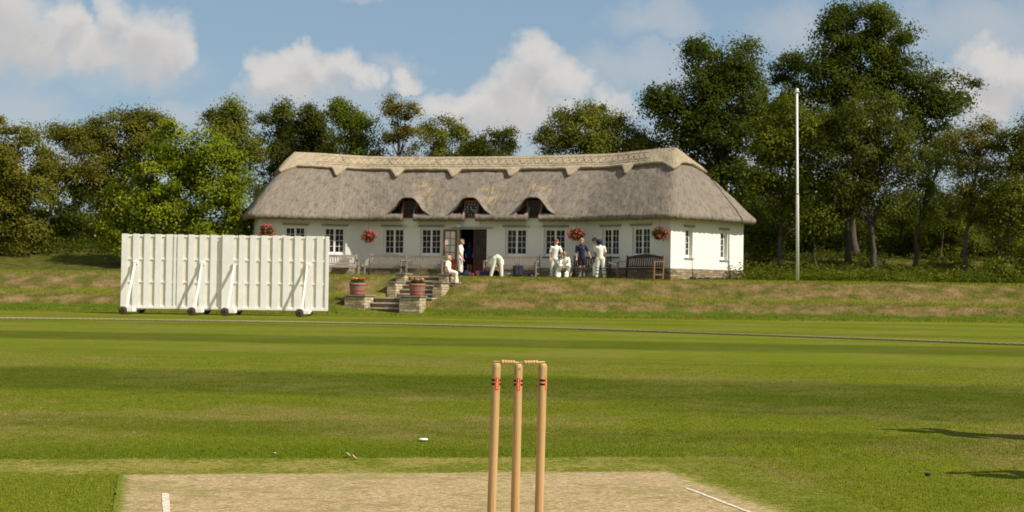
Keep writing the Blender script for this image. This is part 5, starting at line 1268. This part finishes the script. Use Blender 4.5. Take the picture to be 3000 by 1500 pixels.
stander(2832, 1388, 'player in whites with one arm raised, standing right of the wicket nearest the camera', True)

# ---------------------------------------------------------------- trees, shrubs, undergrowth
m_bark = simple('bark', (.085, .070, .050), .9, .35, 6, bump=.5, stretch=(3, 3, .6)); m_greybark = simple('grey_bark', (.075, .066, .050), .9, .3, 6, bump=.5, stretch=(3, 3, .6))
LM = dict(
    olive=leaf_mat('olive_leaves', (0.057, 0.061, 0.006), (0.199, 0.187, 0.022), (0.286, 0.255, 0.032)),
    bright=leaf_mat('bright_green_leaves', (0.063, 0.096, 0.005), (0.240, 0.287, 0.013), (0.399, 0.425, 0.022)),
    mid=leaf_mat('mid_green_leaves', (0.049, 0.067, 0.005), (0.145, 0.176, 0.013), (0.246, 0.258, 0.017)),
    deep=leaf_mat('deep_green_leaves', (0.025, 0.040, 0.004), (0.086, 0.110, 0.008), (0.141, 0.152, 0.010)),
    dull=leaf_mat('dull_green_leaves', (0.035, 0.044, 0.005), (0.104, 0.118, 0.014), (0.174, 0.178, 0.023)),
    haw=leaf_mat('hawthorn_leaves', (0.062, 0.073, 0.009), (0.207, 0.219, 0.025), (0.288, 0.288, 0.032)),
    brown=leaf_mat('turning_leaves', (0.074, 0.065, 0.011), (0.216, 0.189, 0.030), (0.315, 0.239, 0.043)))
K = 1.1646
def tree(label, kind, Y, blobs, trunk, tr=.16, dens=1.0, leaf=.15, seed=0, bark=None, clump=.55, group='trees behind the pavilion', name='tree', cat='tree', airy=.45, twigs=6, ydepth=.85, limb_n=14):
    """blobs: (cx, cy, rx, ry[, dy]) of crown lobes; trunk: list of points, both in 2576-wide photo pixels at distance Y"""
    g = np.random.default_rng(seed); pk = K*Y/F
    leaf *= .78; tp = [at_y(x*K, y*K, Y) for x, y in trunk]; base = tp[0].copy(); base.z = hz(base.x, base.y)-.05; tp[0] = base
    t_ = empty(name, base, 0, label, cat, group); O = np.array(base)
    C_, W_, targets = [], [], []
    for bl in blobs:
        cx, cy, rx, ry = bl[:4]; dy = bl[4] if len(bl) > 4 else 0
        c = at_y(cx*K, cy*K, Y+dy); r = np.array((rx*pk, .5*(rx+ry)*pk*ydepth, ry*pk)); area = r[0]*r[2]
        nc = max(8, int(area*3.4/clump**2*dens*1.15))
        d = g.normal(size=(nc, 3)); d /= np.linalg.norm(d, axis=1)[:, None]; W_.append(d)
        rad = (airy+(1-airy)*g.random(nc)**.6)*(.86+.26*g.random(nc)); cc = np.array(c)+d*rad[:, None]*r
        C_.append(cc); targets += [Vector(c)+Vector(tuple(d[i]*rad[i]*r*.85)) for i in range(min(twigs, nc))]
    cc = np.concatenate(C_)-O; n = len(cc); kl = (95*clump**2/.3*1.45*(.15/leaf)**1.6*g.uniform(.5, 1.5, n)).astype(int)
    idx_ = np.repeat(np.arange(n), kl); shade = np.repeat(g.random(n)*.55, kl)
    cr = np.repeat(clump*(.6+.7*g.random(n)), kl)[:, None]; dd_ = g.normal(size=(len(idx_), 3))*np.array((.55, .55, .34))
    pts = cc[idx_]+dd_*cr; pts[:, 2] -= (dd_[:, 0]**2+dd_[:, 1]**2)*cr[:, 0]*.25
    keep_ = pts[:, 2]+O[2] > height(pts[:, 0]+O[0], pts[:, 1]+O[1])+.05; pts = pts[keep_]
    lo_ = dd_[keep_]; lo_ = lo_/(np.linalg.norm(lo_, axis=1)[:, None]+1e-6); ov = np.concatenate(W_)[idx_][keep_]*.75+lo_*.55
    me = leaf_quads(pts, leaf, .40, out=ov, rnd=np.clip(shade[keep_]+.12+g.random(len(pts))*.33, 0, 1), g=g, aspect=.75); link('crown', me, LM[kind], t_)
    mb = MB(); bk = bark or m_bark; ntp = len(tp); base_v = Vector(O)
    rs = [tr*.8*(1-.78*i/(ntp-1)) for i in range(ntp)]; rs[0] *= 1.25
    P3 = []; RR = []
    for i in range(ntp-1):
        for q in (0, .25, .5, .75): P3.append(tp[i].lerp(tp[i+1], q)-base_v+Vector((g.normal()*.03, g.normal()*.03, 0))*(i+q > 0)); RR.append(rs[i]+(rs[i+1]-rs[i])*q)
    P3.append(tp[-1]-base_v); RR.append(rs[-1]); mb.tube(P3, RR, 9); mb.build('trunk', bk, t_, True)
    g.shuffle(targets); mb = MB()
    for k, tg in enumerate(targets[:limb_n*3]):
        tg = tg-base_v; j = int(len(P3)*(.45+.5*g.random())); j = min(j, len(P3)-1)
        if P3[j].z > tg.z: j = max(len(P3)//3, j//2)
        a = P3[j]; m1 = a.lerp(tg, .35)+Vector((g.normal()*.15, g.normal()*.15, .25)); m2 = a.lerp(tg, .7)+Vector((g.normal()*.2, g.normal()*.2, .18)); r0 = min(.09, RR[j]*(.5 if k < limb_n else .25))
        mb.tube([a, m1, m2, tg], [r0, r0*.62, r0*.34, .012], 6 if k < limb_n else 4)
    mb.build('limbs', bk, t_, True)
    return t_
# left side
tree('olive green tree at the far left edge with a dark upright trunk', 'olive', 66, [(55, 400, 95, 95), (0, 380, 70, 90), (95, 480, 60, 60), (20, 520, 70, 90), (60, 590, 60, 60), (-40, 470, 80, 120), (-70, 600, 90, 80)], [(8, 690), (12, 600), (10, 500), (30, 420), (50, 350)], .24, 1.0, .14, 1)
tree('thin crooked tree forking left of the bright green tree', 'olive', 70, [(190, 350, 60, 45), (150, 330, 30, 18), (235, 400, 45, 50), (130, 420, 30, 40), (180, 440, 40, 28), (110, 460, 25, 30)], [(80, 670), (115, 570), (140, 500), (190, 430), (215, 370)], .13, .55, .13, 2, airy=.7, limb_n=20)
tree('broad olive green tree with a wide rounded top at upper left', 'olive', 72, [(310, 350, 120, 70), (240, 340, 70, 50), (380, 340, 60, 60), (280, 430, 110, 70), (350, 300, 60, 35), (230, 460, 60, 50), (290, 520, 70, 60)], [(275, 680), (270, 560), (285, 450), (310, 360)], .22, 1.0, .14, 3)
tree('bright green broadleaf tree behind the left sight screen', 'bright', 63, [(500, 380, 90, 65), (430, 360, 60, 55), (560, 440, 60, 60), (400, 450, 80, 80), (500, 500, 90, 80), (590, 510, 45, 60), (330, 500, 55, 60), (410, 560, 90, 60), (530, 580, 90, 50), (300, 570, 60, 50), (600, 570, 35, 45), (350, 620, 60, 40), (470, 640, 90, 40), (570, 640, 50, 40)], [(440, 700), (435, 600), (450, 480), (480, 380)], .2, 1.15, .15, 4, clump=.55)
tree('tall sparse tree rising between the bright tree and the roof', 'haw', 69, [(585, 300, 35, 45), (560, 330, 50, 35), (610, 350, 35, 45), (590, 390, 50, 40), (640, 370, 22, 40), (540, 300, 22, 22), (600, 450, 40, 40), (585, 270, 22, 22)], [(605, 690), (598, 560), (592, 440), (588, 330)], .13, .62, .13, 5, airy=.6, limb_n=18)
tree('dense dark tree behind the left end of the roof', 'dull', 74, [(700, 310, 50, 50), (720, 290, 30, 35), (760, 320, 50, 50), (680, 380, 55, 60), (740, 400, 80, 60), (670, 460, 35, 50), (790, 300, 25, 35), (700, 520, 50, 60)], [(690, 690), (695, 560), (705, 430), (715, 320)], .2, 1.0, .14, 6)
tree('dark tree crown behind the ridge, second from the left', 'dull', 75, [(800, 340, 60, 50), (775, 310, 30, 40), (830, 370, 60, 45), (820, 430, 90, 60)], [(800, 690), (800, 500), (800, 350)], .2, .95, .14, 7)
tree('leafy green tree with two upright tops behind the ridge', 'mid', 72, [(870, 300, 35, 35), (855, 270, 20, 22), (905, 330, 40, 50), (900, 300, 26, 30), (880, 380, 60, 45), (930, 380, 35, 40)], [(890, 690), (890, 480), (890, 310)], .18, .95, .14, 8)
tree('wispy half bare tree sticking up behind the ridge', 'brown', 71, [(1000, 300, 40, 50), (985, 265, 22, 28), (1030, 290, 28, 30), (1000, 360, 60, 45), (1050, 340, 35, 40), (1000, 420, 80, 40)], [(1000, 690), (1002, 500), (1000, 360), (998, 260)], .14, .42, .11, 9, airy=.5, limb_n=24, clump=.4, twigs=10)
tree('olive thorn tree behind the middle of the ridge', 'haw', 72, [(1120, 340, 50, 45), (1160, 330, 40, 35), (1090, 320, 35, 28), (1140, 385, 80, 35), (1190, 370, 40, 30)], [(1130, 690), (1130, 500), (1130, 370)], .16, .8, .12, 10, clump=.45, limb_n=20)
tree('spreading low thorn tree reaching towards the gap in the trees', 'dull', 71, [(1230, 350, 45, 30), (1265, 340, 35, 25), (1200, 370, 40, 25), (1280, 365, 20, 18), (1240, 385, 50, 20)], [(1210, 690), (1210, 500), (1225, 380)], .14, .8, .12, 11, clump=.42)
tree('rounded hawthorn behind the ridge right of the gap', 'haw', 71, [(1460, 320, 80, 60), (1400, 340, 60, 35), (1500, 300, 60, 45), (1550, 340, 60, 50), (1430, 280, 40, 30), (1380, 350, 50, 22), (1500, 370, 130, 35), (1600, 350, 50, 55)], [(1480, 690), (1480, 500), (1475, 350)], .2, 1.05, .12, 12, clump=.48, limb_n=20)
tree('big dark horse chestnut behind the right end of the roof', 'deep', 70, [(1800, 170, 90, 75), (1760, 240, 100, 80), (1850, 230, 90, 90), (1710, 300, 70, 60), (1680, 260, 45, 30), (1790, 340, 110, 70), (1880, 330, 70, 80), (1720, 380, 80, 50), (1830, 430, 90, 60), (1760, 120, 25, 28), (1880, 150, 45, 50), (1660, 240, 35, 18), (1750, 450, 80, 40), (1880, 480, 60, 60)], [(1820, 690), (1822, 560), (1815, 400), (1800, 220)], .35, 1.0, .16, 13, clump=.62, limb_n=26)
tree('dark oak between the chestnut and the tallest tree', 'deep', 76, [(1980, 180, 50, 45), (2010, 150, 35, 30), (1960, 240, 60, 60), (2000, 300, 60, 70), (1950, 330, 50, 60)], [(1985, 690), (1985, 450), (1985, 230)], .25, .95, .16, 14)
tree('tallest oak towering at upper right with a broad dark crown', 'deep', 73, [(2160, 60, 90, 62), (2230, 90, 70, 70), (2100, 110, 70, 60), (2180, 150, 120, 70), (2090, 200, 70, 70), (2260, 200, 90, 70), (2160, 240, 110, 70), (2330, 230, 60, 60), (2410, 230, 48, 42), (2380, 290, 45, 45), (2070, 160, 45, 40), (2290, 290, 80, 60), (2130, 30, 40, 30), (2350, 370, 45, 50), (2060, 320, 70, 80)], [(2150, 700), (2145, 560), (2150, 400), (2160, 200), (2165, 100)], .27, 1.05, .17, 15, clump=.62, limb_n=30, bark=m_bark)
tree('mid green tree directly behind the flagpole', 'mid', 63, [(1965, 290, 60, 60), (1990, 350, 70, 60), (1930, 370, 45, 60), (2030, 330, 45, 60), (1960, 430, 70, 60), (2020, 440, 50, 60), (1950, 500, 50, 50), (1900, 450, 25, 50)], [(1960, 690), (1962, 600), (1965, 480), (1975, 330)], .15, .95, .14, 16)
tree('wide dull green tree on a pale leaning trunk right of the flagpole', 'dull', 62, [(2180, 290, 95, 60), (2120, 330, 70, 60), (2240, 340, 70, 60), (2160, 390, 110, 60), (2090, 430, 60, 60), (2230, 430, 70, 50), (2140, 480, 80, 50), (2280, 390, 40, 50), (2090, 520, 45, 40), (2200, 510, 60, 40)], [(2202, 665), (2196, 610), (2188, 560), (2178, 480), (2180, 340)], .17, .95, .13, 17, bark=m_greybark, clump=.5, limb_n=22)
tree('dark slanting tree with a fine open crown against the sky at right', 'mid', 64, [(2390, 360, 50, 30), (2360, 420, 50, 50), (2320, 480, 40, 45), (2410, 400, 35, 30), (2340, 540, 40, 40)], [(2306, 655), (2306, 580), (2330, 500), (2352, 440), (2385, 360)], .13, .5, .11, 18, airy=.6, limb_n=28, clump=.42, twigs=12)
tree('brownish tree with a dull thinning top at right', 'brown', 62, [(2460, 340, 60, 45), (2430, 370, 45, 50), (2500, 350, 35, 45), (2450, 410, 60, 50), (2490, 450, 45, 50), (2430, 480, 40, 50), (2470, 520, 45, 40)], [(2425, 675), (2430, 600), (2440, 530), (2460, 420), (2462, 350)], .13, .68, .12, 19, bark=m_greybark, clump=.45, limb_n=22)
tree('leafy tree at the far right edge with several thin stems', 'haw', 61, [(2560, 370, 50, 70), (2610, 340, 60, 80), (2550, 470, 50, 60), (2620, 480, 70, 90), (2540, 550, 45, 50), (2600, 600, 70, 60)], [(2535, 680), (2540, 600), (2550, 480), (2570, 360)], .14, 1.0, .13, 20)
tree('slim young tree with a divided stem near the right gable', 'mid', 65, [(1915, 560, 40, 50), (1940, 600, 40, 40), (1900, 620, 30, 40), (1880, 540, 30, 40)], [(1965, 690), (1960, 640), (1950, 590), (1930, 540)], .09, .7, .13, 21)
for k, (x, y0, x1, y1, Y, lab) in enumerate(((2132, 668, 2128, 540, 66, 'thick grey trunk standing in the wood between flagpole and pale trunk'), (2055, 672, 2042, 590, 62, 'thin stem bent left near the foot of the bank path'), (2262, 665, 2268, 560, 70, 'slim stem in the wood right of the pale leaning trunk'), (2505, 690, 2512, 560, 63, 'slim pale stem left of the far right tree'), (2545, 690, 2540, 570, 64, 'pale stem among the bushes at the far right'), (2362, 668, 2372, 560, 68, 'thin dark stem left of the brownish tree'))):
    tree(lab, ('deep', 'mid', 'dull', 'mid', 'haw', 'dull')[k], Y, [(x1, y1-30, 40, 40), (x1+20, y1-60, 40, 35)], [(x, y0), ((x+x1)/2+3, (y0+y1)/2), (x1, y1), (x1+5, y1-60)], (.18, .07, .07, .06, .07, .07)[k], .6, .13, 60+k, bark=m_greybark if k in (0, 3, 4) else m_bark, limb_n=8, group='stems in the wood')
# shrubs that close the view under the crowns
def shrub(label, kind, Y, blobs, seed, dens=1.0, leaf=.13):
    b0 = blobs[0]; return tree(label, kind, Y, blobs, [(b0[0], 700), (b0[0]+2, b0[1]+b0[3]*.5), (b0[0], b0[1])], .06, dens, leaf, seed, group='bushes under the trees', name='shrub', cat='shrub', limb_n=8, clump=.45)
shrub('dark bush under the trees at far left', 'deep', 74, [(120, 560, 70, 60), (60, 600, 70, 60), (180, 600, 70, 60), (100, 640, 90, 40)], 31)
shrub('small upright dark conifer like bush in the sky gap at left', 'deep', 70, [(186, 490, 20, 45), (186, 540, 28, 40)], 32, 1.2)
shrub('dark bush behind the left sight screen', 'deep', 72, [(260, 620, 60, 55), (330, 640, 60, 50), (400, 640, 70, 50), (210, 640, 50, 40)], 33)
shrub('green bush low against the left end of the pavilion', 'bright', 65, [(600, 600, 50, 50), (560, 620, 60, 50), (630, 640, 40, 40)], 34)
shrub('dark bush behind the sunlit end wall', 'deep', 68, [(1900, 620, 50, 50), (1870, 580, 40, 60), (1940, 640, 45, 30)], 35)
shrub('dark thicket between flagpole and pale trunk', 'deep', 75, [(2080, 600, 70, 60), (2020, 580, 60, 60), (2150, 620, 70, 50), (2000, 640, 50, 30)], 36)
shrub('green bush right of the pale leaning trunk', 'mid', 70, [(2260, 580, 60, 60), (2330, 600, 60, 50), (2280, 640, 60, 35), (2210, 600, 40, 40)], 37)
shrub('leafy bush between the slanting tree and the brownish tree', 'mid', 69, [(2390, 560, 50, 60), (2420, 610, 60, 50), (2360, 630, 50, 35)], 38)
shrub('dark hollow bush below the brownish tree', 'deep', 71, [(2480, 600, 60, 60), (2540, 620, 60, 60), (2450, 640, 50, 35)], 39)
shrub('low leafy bush at the far right edge of the bank', 'mid', 59, [(2560, 665, 45, 35), (2520, 680, 30, 22), (2600, 650, 50, 45)], 40)
# a wood farther back, seen only as one mass
def far_wood(label, x0, x1, Y0, Y1, top, n, seed, kind):
    g = np.random.default_rng(seed); X = x0+(x1-x0)*g.random(n); Y = Y0+(Y1-Y0)*g.random(n); zg = height(X, Y); tz = top+.9*np.sin(X*.45)+.6*np.sin(X*1.3+2)
    Z = zg+(tz-zg)*g.random(n)**.7; k = 26; P_ = np.repeat(np.stack([X, Y, Z], 1), k, 0)+g.normal(size=(n*k, 3))*np.array((.7, .7, .45))
    me = leaf_quads(P_, .26, .3, g=g, rnd=np.clip(np.repeat(g.random(n)*.5, k)+g.random(n*k)*.5, 0, 1)); return tag(link('wood', me, LM[kind]), label, 'wood', kind='stuff')
far_wood('dark leafy belt of wood closing the view behind the trees on the right', 9, 50, 84, 96, 6.6, 2600, 71, 'deep')
far_wood('dark leafy belt of wood closing the view behind the trees on the left', -60, -9, 84, 96, 4.6, 2200, 72, 'deep')
# nettles and ground cover along the edge of the wood
def cover(label, name, x0, x1, y0, y1, hh, n, kind, seed, fx=None):
    g = np.random.default_rng(seed); X = x0+(x1-x0)*g.random(n); Y = y0+(y1-y0)*g.random(n)
    if fx: k_ = fx(X, Y, g); X = X[k_]; Y = Y[k_]
    hh_ = hh*(.55+.45*np.sin(X*1.7+Y*.9)*np.sin(Y*2.3+X*.4))*(.6+.5*g.random(len(X))); zg = height(X, Y); k = 30
    fr_ = g.random((len(X), k)); P_ = np.stack([np.repeat(X, k), np.repeat(Y, k), (zg[:, None]+hh_[:, None]*fr_+.03).ravel()], 1)+g.normal(size=(len(X)*k, 3))*np.array((.13, .13, .03))
    me = leaf_quads(P_, .10, .6, g=g, rnd=np.clip(np.repeat(g.random(len(X))*.4, k)+g.random(len(X)*k)*.6, 0, 1)); return tag(link(name, me, LM[kind]), label, name.replace('_', ' '), kind='stuff')
cover('bed of leafy nettles along the foot of the trees at right', 'ground_cover', 8.5, 26, 57.6, 62.5, .75, 1500, 'mid', 81, lambda X, Y, g: X > 8.3+ (Y-57.6)*.15+g.random(len(X))*1.2)
cover('dark weeds and brambles under the trees on the left slope', 'undergrowth', -30, -11.5, 66, 74, .9, 900, 'deep', 82)
cover('short weeds on the shaded slope under the trees at right', 'undergrowth', 8, 34, 63, 74, .45, 800, 'dull', 83)
